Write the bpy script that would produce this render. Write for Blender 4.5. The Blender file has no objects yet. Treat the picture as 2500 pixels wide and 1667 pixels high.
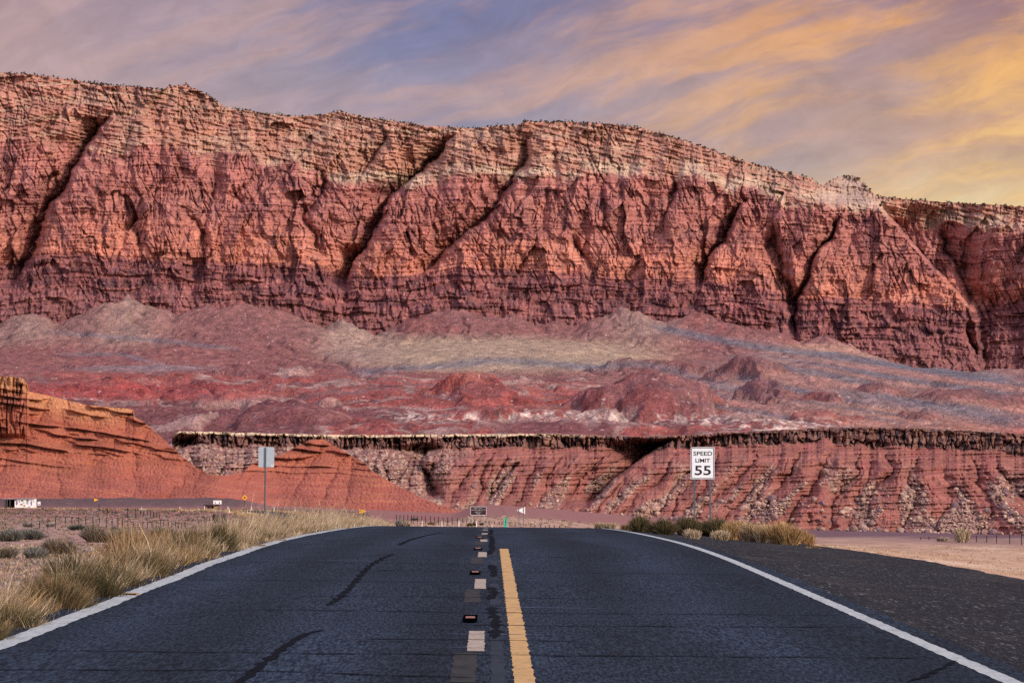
import bpy, math, random
import numpy as np
from mathutils import Vector, Matrix

# ------------------------------------------------------------------ camera, sky, sun, exposure
SC = bpy.context.scene
COL = SC.collection
F = 8350.0                       # focal length in pixels of the 2500 px wide photograph
EYE = 1.5
HOR = 1198.0                     # row of the true horizon
PITCH = math.atan((HOR - 833.5) / F)
YAW = math.atan(55.0 / F)
cam_data = bpy.data.cameras.new("camera")
cam_data.sensor_width = 36.0
cam_data.lens = F / 2500.0 * 36.0
cam_data.clip_start = 0.5
cam_data.clip_end = 30000.0
cam = bpy.data.objects.new("camera", cam_data)
COL.objects.link(cam)
cam.location = (0, 0, EYE)
cam.rotation_euler = (math.pi / 2 + PITCH, 0, -YAW)
SC.camera = cam
RM = np.array(cam.rotation_euler.to_matrix())

SUN_DIR = Vector((0.66, -0.62, 0.46)).normalized()
SUN_EL = math.asin(SUN_DIR.z)
SUN_AZ = math.atan2(SUN_DIR.x, SUN_DIR.y)
sun_data = bpy.data.lights.new("sun", 'SUN')
sun_data.energy = 3.5
sun_data.angle = math.radians(7.0)
sun_data.color = (1.0, 0.86, 0.72)
sun = bpy.data.objects.new("sun", sun_data)
COL.objects.link(sun)
sun.rotation_euler = SUN_DIR.to_track_quat('Z', 'Y').to_euler()
sun.location = (60, -40, 60)

world = bpy.data.worlds.new("World")
SC.world = world
world.use_nodes = True


class NT:
    """small helper for writing node trees"""
    def __init__(self, tree):
        self.t = tree
        tree.nodes.clear()

    def n(self, typ, **kw):
        nd = self.t.nodes.new(typ)
        for k, v in kw.items():
            setattr(nd, k, v)
        return nd

    def put(self, sock, v):
        if v is None:
            return
        if isinstance(v, bpy.types.NodeSocket):
            self.t.links.new(v, sock)
        else:
            if sock.type == 'RGBA' and len(v) == 3:
                v = (*v, 1.0)
            sock.default_value = v

    def math(self, op, a, b=None, c=None, clamp=False):
        nd = self.n('ShaderNodeMath', operation=op, use_clamp=clamp)
        for s, v in zip(nd.inputs, (a, b, c)):
            self.put(s, v)
        return nd.outputs[0]

    def mix(self, fac, a, b, mode='MIX'):
        nd = self.n('ShaderNodeMix', data_type='RGBA', blend_type=mode)
        self.put(nd.inputs[0], fac)
        self.put(nd.inputs[6], a)
        self.put(nd.inputs[7], b)
        return nd.outputs[2]

    def ramp(self, v, pts, interp='LINEAR'):
        nd = self.n('ShaderNodeValToRGB')
        cr = nd.color_ramp
        cr.interpolation = interp
        while len(cr.elements) < len(pts):
            cr.elements.new(0.5)
        for e, (p, c) in zip(cr.elements, pts):
            e.position = p
            e.color = (*c, 1.0) if len(c) == 3 else c
        self.put(nd.inputs[0], v)
        return nd.outputs[0]

    def rng(self, v, a, b, c=0.0, d=1.0, smooth=False):
        nd = self.n('ShaderNodeMapRange', clamp=True)
        if smooth:
            nd.interpolation_type = 'SMOOTHSTEP'
        for s, x in zip(nd.inputs, (v, a, b, c, d)):
            self.put(s, x)
        return nd.outputs[0]

    def noise(self, vec, scale, detail=4.0, rough=0.55, dist=0.0):
        nd = self.n('ShaderNodeTexNoise')
        self.put(nd.inputs['Vector'], vec)
        nd.inputs['Scale'].default_value = scale
        nd.inputs['Detail'].default_value = detail
        nd.inputs['Roughness'].default_value = rough
        nd.inputs['Distortion'].default_value = dist
        return nd.outputs[0]

    def mapping(self, vec, scale=(1, 1, 1), rot=(0, 0, 0), loc=(0, 0, 0)):
        nd = self.n('ShaderNodeMapping')
        self.put(nd.inputs['Vector'], vec)
        nd.inputs['Scale'].default_value = scale
        nd.inputs['Rotation'].default_value = rot
        nd.inputs['Location'].default_value = loc
        return nd.outputs[0]

    def comb(self, x, y, z):
        nd = self.n('ShaderNodeCombineXYZ')
        for s, v in zip(nd.inputs, (x, y, z)):
            self.put(s, v)
        return nd.outputs[0]


def lin(r, g, b):
    def f(c):
        c /= 255.0
        return c / 12.92 if c <= 0.04045 else ((c + 0.055) / 1.055) ** 2.4
    return (f(r), f(g), f(b))


def build_world():
    t = NT(world.node_tree)
    tc = t.n('ShaderNodeTexCoord')
    sep = t.n('ShaderNodeSeparateXYZ')
    t.put(sep.inputs[0], tc.outputs['Generated'])
    dx, dy, dz = sep.outputs
    dyc = t.math('MAXIMUM', t.math('ABSOLUTE', dy), 0.05)
    az = t.math('DIVIDE', dx, dyc)              # tangent of the azimuth
    el = t.math('DIVIDE', dz, dyc)              # tangent of the height above the horizon
    u = t.rng(az, -0.145, 0.155)                # 0..1 across the valley
    v = t.rng(el, 0.07, 0.150)
    # streaks climb gently to the right
    vec = t.comb(az, el, 0.0)
    c, s = math.cos(math.radians(17)), math.sin(math.radians(17))
    along = t.math('ADD', t.math('MULTIPLY', az, c), t.math('MULTIPLY', el, s))
    across = t.math('ADD', t.math('MULTIPLY', az, -s), t.math('MULTIPLY', el, c))
    warp = t.noise(vec, 14.0, 3.0)
    across_w = t.math('ADD', across, t.math('MULTIPLY', t.math('SUBTRACT', warp, 0.5), 0.02))
    p1 = t.comb(t.math('MULTIPLY', along, 13.0), t.math('MULTIPLY', across_w, 80.0), 1.3)
    n1 = t.noise(p1, 1.0, 5.0, 0.52, 0.25)
    p2 = t.comb(t.math('MULTIPLY', along, 42.0), t.math('MULTIPLY', across_w, 150.0), 7.7)
    n2 = t.noise(p2, 1.0, 6.0, 0.62, 0.4)
    p3 = t.comb(t.math('MULTIPLY', along, 8.0), t.math('MULTIPLY', across, 22.0), 4.1)
    n3 = t.noise(p3, 1.0, 2.0, 0.5, 0.0)
    # the sky behind the clouds, left to right, at three heights
    low = t.ramp(u, [(0.0, lin(190, 166, 168)), (0.30, lin(196, 172, 168)), (0.55, lin(184, 172, 178)),
                     (0.78, lin(222, 198, 166)), (1.0, lin(234, 212, 164))])
    mid = t.ramp(u, [(0.0, lin(186, 160, 162)), (0.25, lin(172, 156, 166)), (0.45, lin(150, 146, 168)),
                     (0.7, lin(184, 158, 154)), (1.0, lin(204, 166, 142))])
    high = t.ramp(u, [(0.0, lin(178, 150, 154)), (0.22, lin(154, 142, 160)), (0.38, lin(126, 124, 156)),
                      (0.6, lin(148, 132, 152)), (0.82, lin(168, 136, 140)), (1.0, lin(156, 124, 132))])
    base = t.mix(t.rng(v, 0.10, 0.45, smooth=True), low, mid)
    base = t.mix(t.rng(v, 0.45, 1.0, smooth=True), base, high)
    # blue-grey gaps
    gap = t.math('MULTIPLY', t.rng(n3, 0.46, 0.66, smooth=True), t.ramp(u, [(0.0, (.15,) * 3), (.25, (.9,) * 3), (.55, (1,) * 3), (.75, (.45,) * 3), (1, (.2,) * 3)]))
    base = t.mix(t.math('MULTIPLY', gap, 0.8), base, lin(120, 126, 164))
    # rosy cloud bodies and lit golden streaks, growing towards the right where the sun goes down
    rose = t.rng(n1, 0.40, 0.62, smooth=True)
    base = t.mix(t.math('MULTIPLY', rose, 0.5), base, t.ramp(u, [(0, lin(196, 166, 166)), (.45, lin(190, 158, 160)), (.75, lin(206, 160, 142)), (1, lin(210, 160, 126))]))
    lit = t.math('ADD', t.math('MULTIPLY', n1, 0.72), t.math('MULTIPLY', n2, 0.36))
    lit = t.rng(lit, 0.50, 0.68, smooth=True)
    side = t.ramp(u, [(0.0, (.08,) * 3), (0.33, (.3,) * 3), (0.5, (.45,) * 3), (0.72, (.85,) * 3), (1.0, (1,) * 3)])
    gold = t.ramp(u, [(0.0, lin(206, 172, 160)), (0.45, lin(214, 178, 150)), (0.7, lin(228, 186, 140)), (1.0, lin(243, 204, 138))])
    gold = t.mix(t.rng(v, 0.3, 0.85), gold, t.ramp(u, [(0.0, lin(206, 170, 160)), (0.5, lin(212, 166, 146)), (0.75, lin(226, 166, 116)), (1.0, lin(242, 176, 100))]))
    base = t.mix(t.math('MULTIPLY', t.math('MULTIPLY', lit, side), 0.8), base, gold)
    mott = t.noise(t.comb(t.math('MULTIPLY', along, 48.0), t.math('MULTIPLY', across_w, 105.0), 2.2), 1.0, 6.0, 0.65, 0.6)
    mk = t.rng(mott, 0.3, 0.7, 0.88, 1.12)
    base = t.mix(1.0, base, t.comb(mk, mk, mk), 'MULTIPLY')
    dusk = t.rng(n2, 0.55, 0.75, smooth=True)
    base = t.mix(t.math('MULTIPLY', dusk, 0.3), base, lin(140, 120, 144))
    sky = t.n('ShaderNodeTexSky', sky_type='NISHITA')
    sky.sun_disc = False
    sky.sun_elevation = SUN_EL
    sky.sun_rotation = SUN_AZ
    nish = t.mix(1.0, sky.outputs[0], (0.12, 0.12, 0.12), 'MULTIPLY')
    nish = t.mix(1.0, nish, (0.62, 0.50, 0.66), 'ADD')  # lavender added to the unseen sky overhead and behind, lifting the ambient light
    over = t.rng(dz, 0.18, 0.5, 1.0, 0.1, smooth=True)     # the cloud thins towards the zenith
    over = t.math('MULTIPLY', over, t.rng(dy, -0.3, 0.3, 0.3, 1.0))
    col = t.mix(over, nish, base)
    bg = t.n('ShaderNodeBackground')
    t.put(bg.inputs[0], col)
    bg.inputs[1].default_value = 1.0
    out = t.n('ShaderNodeOutputWorld')
    t.put(out.inputs[0], bg.outputs[0])


build_world()
SC.view_settings.view_transform = 'Standard'
SC.view_settings.look = 'None'
SC.view_settings.exposure = 0.0
SC.view_settings.gamma = 1.0
SC.view_settings.use_curve_mapping = False
SC.cycles.use_denoising = False      # keep the grain of rock and asphalt
SC.cycles.pixel_filter_width = 1.1
SC.cycles.max_bounces = 5
SC.cycles.diffuse_bounces = 2
SC.cycles.glossy_bounces = 2
SC.cycles.transparent_max_bounces = 4

random.seed(4)
RNG = np.random.default_rng(11)

# ------------------------------------------------------------------ picture rays
def ray(px, py):
    """x and z per metre of world Y for a pixel of the 2500x1667 photograph"""
    px = np.asarray(px, float)
    py = np.asarray(py, float)
    a = (px - 1250.0) / F
    b = (833.5 - py) / F
    d = [RM[i, 0] * a + RM[i, 1] * b - RM[i, 2] for i in range(3)]
    return d[0] / d[1], d[2] / d[1]


def at(px, py, Y):
    rx, rz = ray(px, py)
    return Vector((float(rx) * Y, Y, EYE + float(rz) * Y))


def azim(px):
    return (np.asarray(px, float) - 1195.0) / F

# ------------------------------------------------------------------ noise
def _hash(ix, iy, seed):
    h = (ix.astype(np.int64) * 374761393 + iy.astype(np.int64) * 668265263 + seed * 1442695041) & 0xFFFFFFFF
    h = ((h ^ (h >> 13)) * 1274126177) & 0xFFFFFFFF
    h = ((h ^ (h >> 16)) * 2246822519) & 0xFFFFFFFF
    return ((h ^ (h >> 15)) & 0xFFFFFF) / float(0x1000000)


def perlin(x, y, seed=0):
    x, y = np.broadcast_arrays(np.asarray(x, float), np.asarray(y, float))
    ix, iy = np.floor(x), np.floor(y)
    fx, fy = x - ix, y - iy
    ux, uy = fx * fx * fx * (fx * (fx * 6 - 15) + 10), fy * fy * fy * (fy * (fy * 6 - 15) + 10)

    def g(a, b):
        th = _hash(ix + a, iy + b, seed) * 2 * math.pi
        return np.cos(th) * (fx - a) + np.sin(th) * (fy - b)
    n = (g(0, 0) * (1 - ux) + g(1, 0) * ux) * (1 - uy) + (g(0, 1) * (1 - ux) + g(1, 1) * ux) * uy
    return n * 1.5


def fbm(x, y, octv=4, seed=0, gain=0.5):
    s, a, tot = 0.0, 1.0, 0.0
    for k in range(octv):
        s = s + a * perlin(x * 2 ** k + 17.3 * k, y * 2 ** k - 9.1 * k, seed + k)
        tot += a
        a *= gain
    return s / tot * 1.3


def crackle(x, y, seed, w=0.16):
    """1 on thin lines, 0 elsewhere"""
    n = np.abs(perlin(x, y, seed))
    return np.clip(1 - n / w, 0, 1)


def voronoi(x, y, seed):
    x, y = np.broadcast_arrays(np.asarray(x, float), np.asarray(y, float))
    ix, iy = np.floor(x), np.floor(y)
    f1 = np.full(x.shape, 9.0)
    f2 = np.full(x.shape, 9.0)
    cid = np.zeros(x.shape)
    for a in (-1, 0, 1):
        for b in (-1, 0, 1):
            jx, jy = ix + a, iy + b
            d = np.hypot(jx + _hash(jx, jy, seed) - x, jy + _hash(jx, jy, seed + 91) - y)
            r = _hash(jx, jy, seed + 37)
            near = d < f1
            f2 = np.where(near, f1, np.minimum(f2, d))
            cid = np.where(near, r, cid)
            f1 = np.minimum(f1, d)
    return f1, f2, cid


def facets(x, y, seed):
    """broken planes: every cell has its own tilt"""
    x, y = np.broadcast_arrays(np.asarray(x, float), np.asarray(y, float))
    ix, iy = np.floor(x), np.floor(y)
    f1 = np.full(x.shape, 9.0)
    out = np.zeros(x.shape)
    for a in (-1, 0, 1):
        for b in (-1, 0, 1):
            jx, jy = ix + a, iy + b
            ox, oy = jx + _hash(jx, jy, seed) - x, jy + _hash(jx, jy, seed + 91) - y
            d = np.maximum(np.abs(ox), np.abs(oy))
            g = (_hash(jx, jy, seed + 7) - .5) * 1.5 * ox + (_hash(jx, jy, seed + 8) - .6) * .6 * oy + (_hash(jx, jy, seed + 9) - .5) * 1.1
            near = d < f1
            f1 = np.where(near, d, f1)
            out = np.where(near, g, out)
    return out


def sstep(a, b, x):
    t = np.clip((x - a) / (b - a), 0, 1)
    return t * t * (3 - 2 * t)


def mixc(c, m, col):
    """blend colour array c (..,3) towards col by mask m"""
    m = np.clip(m, 0, 1)[..., None]
    return c * (1 - m) + np.asarray(col, float) * m

# ------------------------------------------------------------------ meshes and tags
def tag(o, label=None, cat=None, group=None, kind=None):
    if label: o["label"] = label
    if cat: o["category"] = cat
    if group: o["group"] = group
    if kind: o["kind"] = kind
    return o


def link(name, me, mat=None, parent=None, loc=None):
    o = bpy.data.objects.new(name, me)
    COL.objects.link(o)
    if mat is not None and me is not None and len(me.materials) == 0:
        me.materials.append(mat)
    if parent is not None:
        o.parent = parent
    if loc is not None:
        o.location = loc
    return o


def empty(name, loc, rz=0.0):
    o = bpy.data.objects.new(name, None)
    COL.objects.link(o)
    o.location = loc
    o.rotation_euler = (0, 0, rz)
    o.empty_display_size = 0.2
    return o


def raw_mesh(name, co, faces, col=None, smooth=False):
    """faces: (n,k) index array of quads or triangles"""
    me = bpy.data.meshes.new(name)
    co = np.ascontiguousarray(co, dtype=np.float32).reshape(-1, 3)
    faces = np.ascontiguousarray(faces, dtype=np.int32)
    n, k = faces.shape
    me.vertices.add(len(co))
    me.vertices.foreach_set("co", co.ravel())
    me.loops.add(n * k)
    me.loops.foreach_set("vertex_index", faces.ravel())
    me.polygons.add(n)
    me.polygons.foreach_set("loop_start", np.arange(0, n * k, k, dtype=np.int32))
    me.polygons.foreach_set("loop_total", np.full(n, k, dtype=np.int32))
    if smooth:
        me.polygons.foreach_set("use_smooth", np.ones(n, dtype=bool))
    if col is not None:
        a = me.color_attributes.new("Col", 'FLOAT_COLOR', 'POINT')
        c4 = np.ones((len(co), 4), dtype=np.float32)
        c4[:, :3] = np.asarray(col, dtype=np.float32).reshape(-1, 3)
        a.data.foreach_set("color", c4.ravel())
    me.update(calc_edges=True)
    return me


def grid_mesh(name, P, col=None, smooth=True):
    nr, nc = P.shape[:2]
    idx = np.arange(nr * nc).reshape(nr, nc)
    f = np.stack([idx[:-1, :-1], idx[:-1, 1:], idx[1:, 1:], idx[1:, :-1]], -1).reshape(-1, 4)
    return raw_mesh(name, P.reshape(-1, 3), f, None if col is None else col.reshape(-1, 3), smooth)


class MB:
    """collects simple solids and links them as one mesh"""
    def __init__(self):
        self.v, self.f = [], []

    def add(self, vs, fs):
        o = len(self.v)
        self.v += [tuple(p) for p in vs]
        self.f += [tuple(i + o for i in q) for q in fs]
        return self

    def box(self, c, s, rz=0.0):
        x, y, z = (k / 2 for k in s)
        cr, sr = math.cos(rz), math.sin(rz)
        vs = []
        for a, b, d in ((-x, -y, -z), (x, -y, -z), (x, y, -z), (-x, y, -z), (-x, -y, z), (x, -y, z), (x, y, z), (-x, y, z)):
            vs.append((c[0] + a * cr - b * sr, c[1] + a * sr + b * cr, c[2] + d))
        return self.add(vs, [(0, 3, 2, 1), (4, 5, 6, 7), (0, 1, 5, 4), (1, 2, 6, 5), (2, 3, 7, 6), (3, 0, 4, 7)])

    def tube(self, a, b, r0, r1=None, n=8):
        a, b = Vector(a), Vector(b)
        r1 = r0 if r1 is None else r1
        w = (b - a).normalized()
        u = w.orthogonal().normalized()
        v = w.cross(u)
        vs = []
        for p, r in ((a, r0), (b, r1)):
            for k in range(n):
                th = 2 * math.pi * k / n
                vs.append(p + (u * math.cos(th) + v * math.sin(th)) * r)
        fs = [(k, (k + 1) % n, n + (k + 1) % n, n + k) for k in range(n)]
        fs += [tuple(range(n - 1, -1, -1)), tuple(range(n, 2 * n))]
        return self.add(vs, fs)

    def prism(self, outline, y0, y1):
        """outline of (x, z) points, extruded along y"""
        n = len(outline)
        vs = [(x, y0, z) for x, z in outline] + [(x, y1, z) for x, z in outline]
        fs = [tuple(range(n)), tuple(range(2 * n - 1, n - 1, -1))]
        fs += [(k, n + k, n + (k + 1) % n, (k + 1) % n) for k in range(n)]
        return self.add(vs, fs)

    def build(self, name, mat, parent=None, loc=None):
        me = bpy.data.meshes.new(name)
        me.from_pydata(self.v, [], self.f)
        me.update()
        return link(name, me, mat, parent, loc)


def rounded(w, h, r, n=5):
    pts = []
    for cx, cz, a0 in ((w / 2 - r, h / 2 - r, 0), (-w / 2 + r, h / 2 - r, 90), (-w / 2 + r, -h / 2 + r, 180), (w / 2 - r, -h / 2 + r, 270)):
        for k in range(n + 1):
            a = math.radians(a0 + 90 * k / n)
            pts.append((cx + r * math.cos(a), cz + r * math.sin(a)))
    return pts


def ring(mb, outer, inner, y):
    n = len(outer)
    vs = [(x, y, z) for x, z in outer] + [(x, y, z) for x, z in inner]
    fs = [(k, (k + 1) % n, n + (k + 1) % n, n + k) for k in range(n)]
    mb.add(vs, fs)


def words(text, width, height, mat, parent, loc, bold=0.0):
    """each word a part of its own, spaced along the line"""
    ws = text.split(' ')
    tot = sum(len(w) for w in ws) + .7 * (len(ws) - 1)
    x = loc[0] - width / 2
    for w in ws:
        ww = width * len(w) / tot
        lettering(w, ww * .97, height, mat, parent, (x + ww / 2, loc[1], loc[2]), bold)
        x += ww + width * .7 / tot


def lettering(text, width, height, mat, parent, loc, bold=0.0, name='lettering', rot=None, spacing=1.0):
    cu = bpy.data.curves.new(name, 'FONT')
    cu.body = text
    cu.align_x = 'CENTER'
    cu.align_y = 'CENTER'
    cu.offset = bold
    cu.space_character = spacing
    cu.resolution_u = 4
    tmp = bpy.data.objects.new(name, cu)
    COL.objects.link(tmp)
    dg = bpy.context.evaluated_depsgraph_get()
    me = bpy.data.meshes.new_from_object(tmp.evaluated_get(dg))
    bpy.data.objects.remove(tmp)
    n = len(me.vertices)
    co = np.zeros(n * 3, dtype=np.float32)
    me.vertices.foreach_get("co", co)
    co = co.reshape(-1, 3)
    lo, hi = co.min(0), co.max(0)
    sx = width / (hi[0] - lo[0])
    sy = height / (hi[1] - lo[1])
    out = np.zeros_like(co)
    out[:, 0] = (co[:, 0] - (lo[0] + hi[0]) / 2) * sx
    out[:, 2] = (co[:, 1] - (lo[1] + hi[1]) / 2) * sy
    me.vertices.foreach_set("co", out.ravel())
    me.update()
    me.materials.clear()
    o = link(name, me, mat, parent, loc)
    if rot:
        o.rotation_euler = rot
    return o

# ------------------------------------------------------------------ materials
def new_mat(name):
    m = bpy.data.materials.new(name)
    m.use_nodes = True
    return m, NT(m.node_tree)


def finish(t, col, rough=0.9, spec=0.2, bump=None, bump_d=0.1, metal=0.0, bump_s=1.0):
    b = t.n('ShaderNodeBsdfPrincipled')
    t.put(b.inputs['Base Color'], col)
    t.put(b.inputs['Roughness'], rough)
    b.inputs['Specular IOR Level'].default_value = spec
    b.inputs['Metallic'].default_value = metal
    if bump is not None:
        bn = t.n('ShaderNodeBump')
        bn.inputs['Strength'].default_value = bump_s
        bn.inputs['Distance'].default_value = bump_d
        t.put(bn.inputs['Height'], bump)
        t.put(b.inputs['Normal'], bn.outputs[0])
    o = t.n('ShaderNodeOutputMaterial')
    t.put(o.inputs[0], b.outputs[0])


def attr_col(t):
    a = t.n('ShaderNodeAttribute')
    a.attribute_name = "Col"
    return a.outputs['Color']


def obj_co(t):
    return t.n('ShaderNodeTexCoord').outputs['Object']


def mat_rock(name, s1, s2, var=0.5, bump_d=1.0, stretch=(1, 1, 1), spots=None, dark=(.25, .16, .17)):
    """rock: strata colour from the mesh, broken up by two sizes of grain"""
    m, t = new_mat(name)
    co = obj_co(t)
    c = attr_col(t)
    n1 = t.noise(t.mapping(co, stretch), s1, 5, 0.65)
    n2 = t.noise(co, s2, 3, 0.6)
    k = t.rng(n1, 0.25, 0.75, 1 - var, 1 + var)
    k2 = t.rng(n2, 0.3, 0.7, 1 - var * 0.7, 1 + var * 0.7)
    g = t.math('MULTIPLY', k, k2)
    c = t.mix(1.0, c, t.comb(g, g, g), 'MULTIPLY')
    if spots:
        v = t.n('ShaderNodeTexVoronoi')
        v.inputs['Scale'].default_value = spots
        t.put(v.inputs['Vector'], co)
        sp = t.rng(v.outputs['Distance'], 0.16, 0.28, 1, 0)
        pick = t.n('ShaderNodeSeparateColor')
        t.put(pick.inputs[0], v.outputs['Color'])
        lo = t.math('MULTIPLY', sp, t.rng(pick.outputs[0], 0.45, 0.5))
        c = t.mix(t.math('MULTIPLY', lo, 0.75), c, dark)
        hi = t.math('MULTIPLY', sp, t.rng(pick.outputs[1], 0.9, 0.93))
        c = t.mix(t.math('MULTIPLY', hi, 0.6), c, (.6, .46, .38))
    h = t.math('ADD', n1, t.math('MULTIPLY', n2, 0.5))
    finish(t, c, 0.95, 0.08, h, bump_d)
    return m


def mat_plain(name, col, rough=0.6, spec=0.3, var=0.12, scale=20.0, metal=0.0, dirt=None):
    m, t = new_mat(name)
    co = obj_co(t)
    n = t.noise(co, scale, 4, 0.6)
    g = t.rng(n, 0.25, 0.75, 1 - var, 1 + var)
    c = t.mix(1.0, col, t.comb(g, g, g), 'MULTIPLY')
    if dirt:
        d = t.rng(t.noise(co, scale * 0.3, 5, 0.7), 0.52, 0.72)
        c = t.mix(t.math('MULTIPLY', d, 0.5), c, dirt)
    finish(t, c, rough, spec, n, 0.003, metal)
    return m


def mat_leaf(name, rough=0.8):
    m, t = new_mat(name)
    c = attr_col(t)
    n = t.noise(obj_co(t), 9.0, 2)
    g = t.rng(n, 0.3, 0.7, 0.75, 1.2)
    finish(t, t.mix(1.0, c, t.comb(g, g, g), 'MULTIPLY'), rough, 0.1)
    return m


M = {}
M['cliff'] = mat_rock('cliff_rock', 0.045, 0.45, 0.30, 1.0, (1, 1, 0.45))
M['talus'] = mat_rock('talus_rock', 0.09, 0.55, 0.50, 3.2, spots=0.20)
M['mesa'] = mat_rock('mesa_rock', 0.12, 0.9, 0.30, 1.0)
M['red'] = mat_rock('red_hill_rock', 0.10, 1.2, 0.24, 0.35, (0.5, 0.5, 2.5))
M['ground'] = mat_rock('desert_ground', 0.35, 4.0, 0.28, 0.06, spots=1.3)
M['boulder'] = mat_rock('boulder_rock', 0.8, 4.0, 0.35, 0.25)
M['leaf'] = mat_leaf('dry_foliage')
M['steel'] = mat_plain('galvanised_steel', (.30, .34, .36), 0.5, 0.4, 0.15, 9, 0.3)
M['post'] = mat_plain('painted_sign_post', (.055, .075, .09), 0.55, 0.4, 0.2, 12)
M['sign_white'] = mat_plain('sign_sheeting_white', (.66, .71, .74), 0.45, 0.3, 0.04, 14, dirt=(.5, .52, .52))
M['sign_black'] = mat_plain('sign_ink_black', (.008, .008, .009), 0.5, 0.3)
M['sign_brown'] = mat_plain('sign_sheeting_brown', (.030, .008, .007), 0.5, 0.3)
M['sign_yellow'] = mat_plain('sign_sheeting_yellow', (.85, .42, .012), 0.5, 0.3, 0.06)
M['sign_green'] = mat_plain('sign_sheeting_green', (.01, .40, .27), 0.5, 0.3, 0.06)
M['sign_back'] = mat_plain('bare_aluminium', (.34, .41, .44), 0.55, 0.35, 0.10, 6, 0.1)
M['white'] = mat_plain('white_paint', (.78, .76, .73), 0.6, 0.3, 0.06, 6)
M['rust'] = mat_plain('rusty_steel', (.03, .02, .02), 0.85, 0.2, 0.3, 6)
M['wood'] = mat_plain('weathered_wood', (.085, .07, .065), 0.9, 0.15, 0.35, 5)
M['dark'] = mat_plain('dark_interior', (.012, .011, .012), 0.9, 0.1)
M['roof'] = mat_plain('corrugated_metal', (.38, .44, .47), 0.45, 0.4, 0.15, 2, 0.2)
M['reflect'] = mat_plain('amber_reflector', (.20, .062, .022), 0.35, 0.5, 0.25, 40)
M['rubber'] = mat_plain('marker_recess', (.0012, .0012, .0015), 1.0, 0.0)
M['tanblock'] = mat_plain('tan_marker', (.30, .17, .07), 0.7, 0.2, 0.3, 30)
M['stone'] = mat_plain('rough_stone', (.20, .10, .07), 0.9, 0.1, 0.4, 2)
M['ochre'] = mat_plain('ochre_board', (.36, .22, .10), 0.8, 0.2, 0.2, 3)
M['purple'] = mat_plain('purple_paint', (.20, .12, .24), 0.7, 0.2, 0.2, 3)
M['aqua'] = mat_plain('pale_green_paint', (.38, .55, .50), 0.7, 0.2, 0.2, 3)


def mat_asphalt():
    m, t = new_mat('asphalt')
    co = obj_co(t)
    fine = t.noise(t.mapping(co, (42, 4.2, 9)), 1.0, 3, 0.75)
    agg = t.rng(fine, 0.40, 0.72)
    c = t.mix(agg, (.0026, .0062, .0125), (.036, .058, .086))
    glint = t.noise(t.mapping(co, (55, 6, 9), loc=(2, 9, 0)), 1.0, 2, 0.6)
    c = t.mix(t.rng(glint, 0.70, 0.80, 0, 0.5), c, (.12, .14, .16))
    big = t.noise(t.mapping(co, (0.9, 0.10, 1)), 1.0, 4, 0.6)
    k = t.rng(big, 0.3, 0.7, 0.62, 1.3)
    c = t.mix(1.0, c, t.comb(k, k, k), 'MULTIPLY')
    # rolled wheel tracks, darker, and faint bluish transverse wear
    sep = t.n('ShaderNodeSeparateXYZ')
    t.put(sep.inputs[0], co)
    sx = t.math('ADD', sep.outputs[0], t.math('MULTIPLY', t.math('SUBTRACT', big, 0.5), 0.6))
    w = t.math('SINE', t.math('MULTIPLY', sx, 3.5))
    k2 = t.rng(w, -1, 1, 0.78, 1.18)
    c = t.mix(1.0, c, t.comb(k2, k2, k2), 'MULTIPLY')
    tr = t.noise(t.mapping(co, (0.35, 3.2, 1), loc=(3, 1, 0)), 1.0, 3, 0.6)
    c = t.mix(t.rng(tr, 0.66, 0.76, 0, 0.3), c, (.035, .058, .10))
    dk = t.noise(t.mapping(co, (0.5, 2.2, 1), loc=(7, 5, 0)), 1.0, 3, 0.6)
    c = t.mix(t.rng(dk, 0.62, 0.74, 0, 0.5), c, (.003, .005, .009))
    finish(t, c, 0.9, 0.06, fine, 0.012)
    return m


def mat_gravel():
    m, t = new_mat('dark_gravel')
    co = obj_co(t)
    big0 = t.noise(t.mapping(co, (0.9, 0.25, 1)), 1.0, 4, 0.6)
    c = None
    for k, (sc_, off_) in enumerate(((24, 0), (52, 3))):
        v = t.n('ShaderNodeTexVoronoi')
        v.inputs['Scale'].default_value = 1.0
        t.put(v.inputs['Vector'], t.mapping(co, (sc_, sc_ * .13, 8), loc=(off_, off_ * 2, 0)))
        sc = t.n('ShaderNodeSeparateColor')
        t.put(sc.inputs[0], v.outputs['Color'])
        q = t.ramp(sc.outputs[0], [(0, (.005, .007, .009)), (.45, (.013, .017, .020)), (.74, (.03, .036, .04)), (.92, (.075, .082, .086)), (1, (.22, .225, .22))])
        q = t.mix(t.rng(v.outputs['Distance'], 0.25, 0.7), q, (.005, .006, .008))
        c = q if c is None else t.mix(t.rng(t.noise(co, 3.0, 3), 0.4, 0.6), c, q)
    c = t.mix(t.rng(big0, 0.56, 0.72, 0, 0.45), c, (.075, .062, .052))
    big = t.noise(t.mapping(co, (0.6, 0.15, 1)), 1.0, 4, 0.6)
    k = t.rng(big, 0.3, 0.7, 0.7, 1.25)
    c = t.mix(1.0, c, t.comb(k, k, k), 'MULTIPLY')
    finish(t, c, 0.9, 0.15, t.math('SUBTRACT', 1.0, v.outputs['Distance']), 0.03)
    return m


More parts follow.
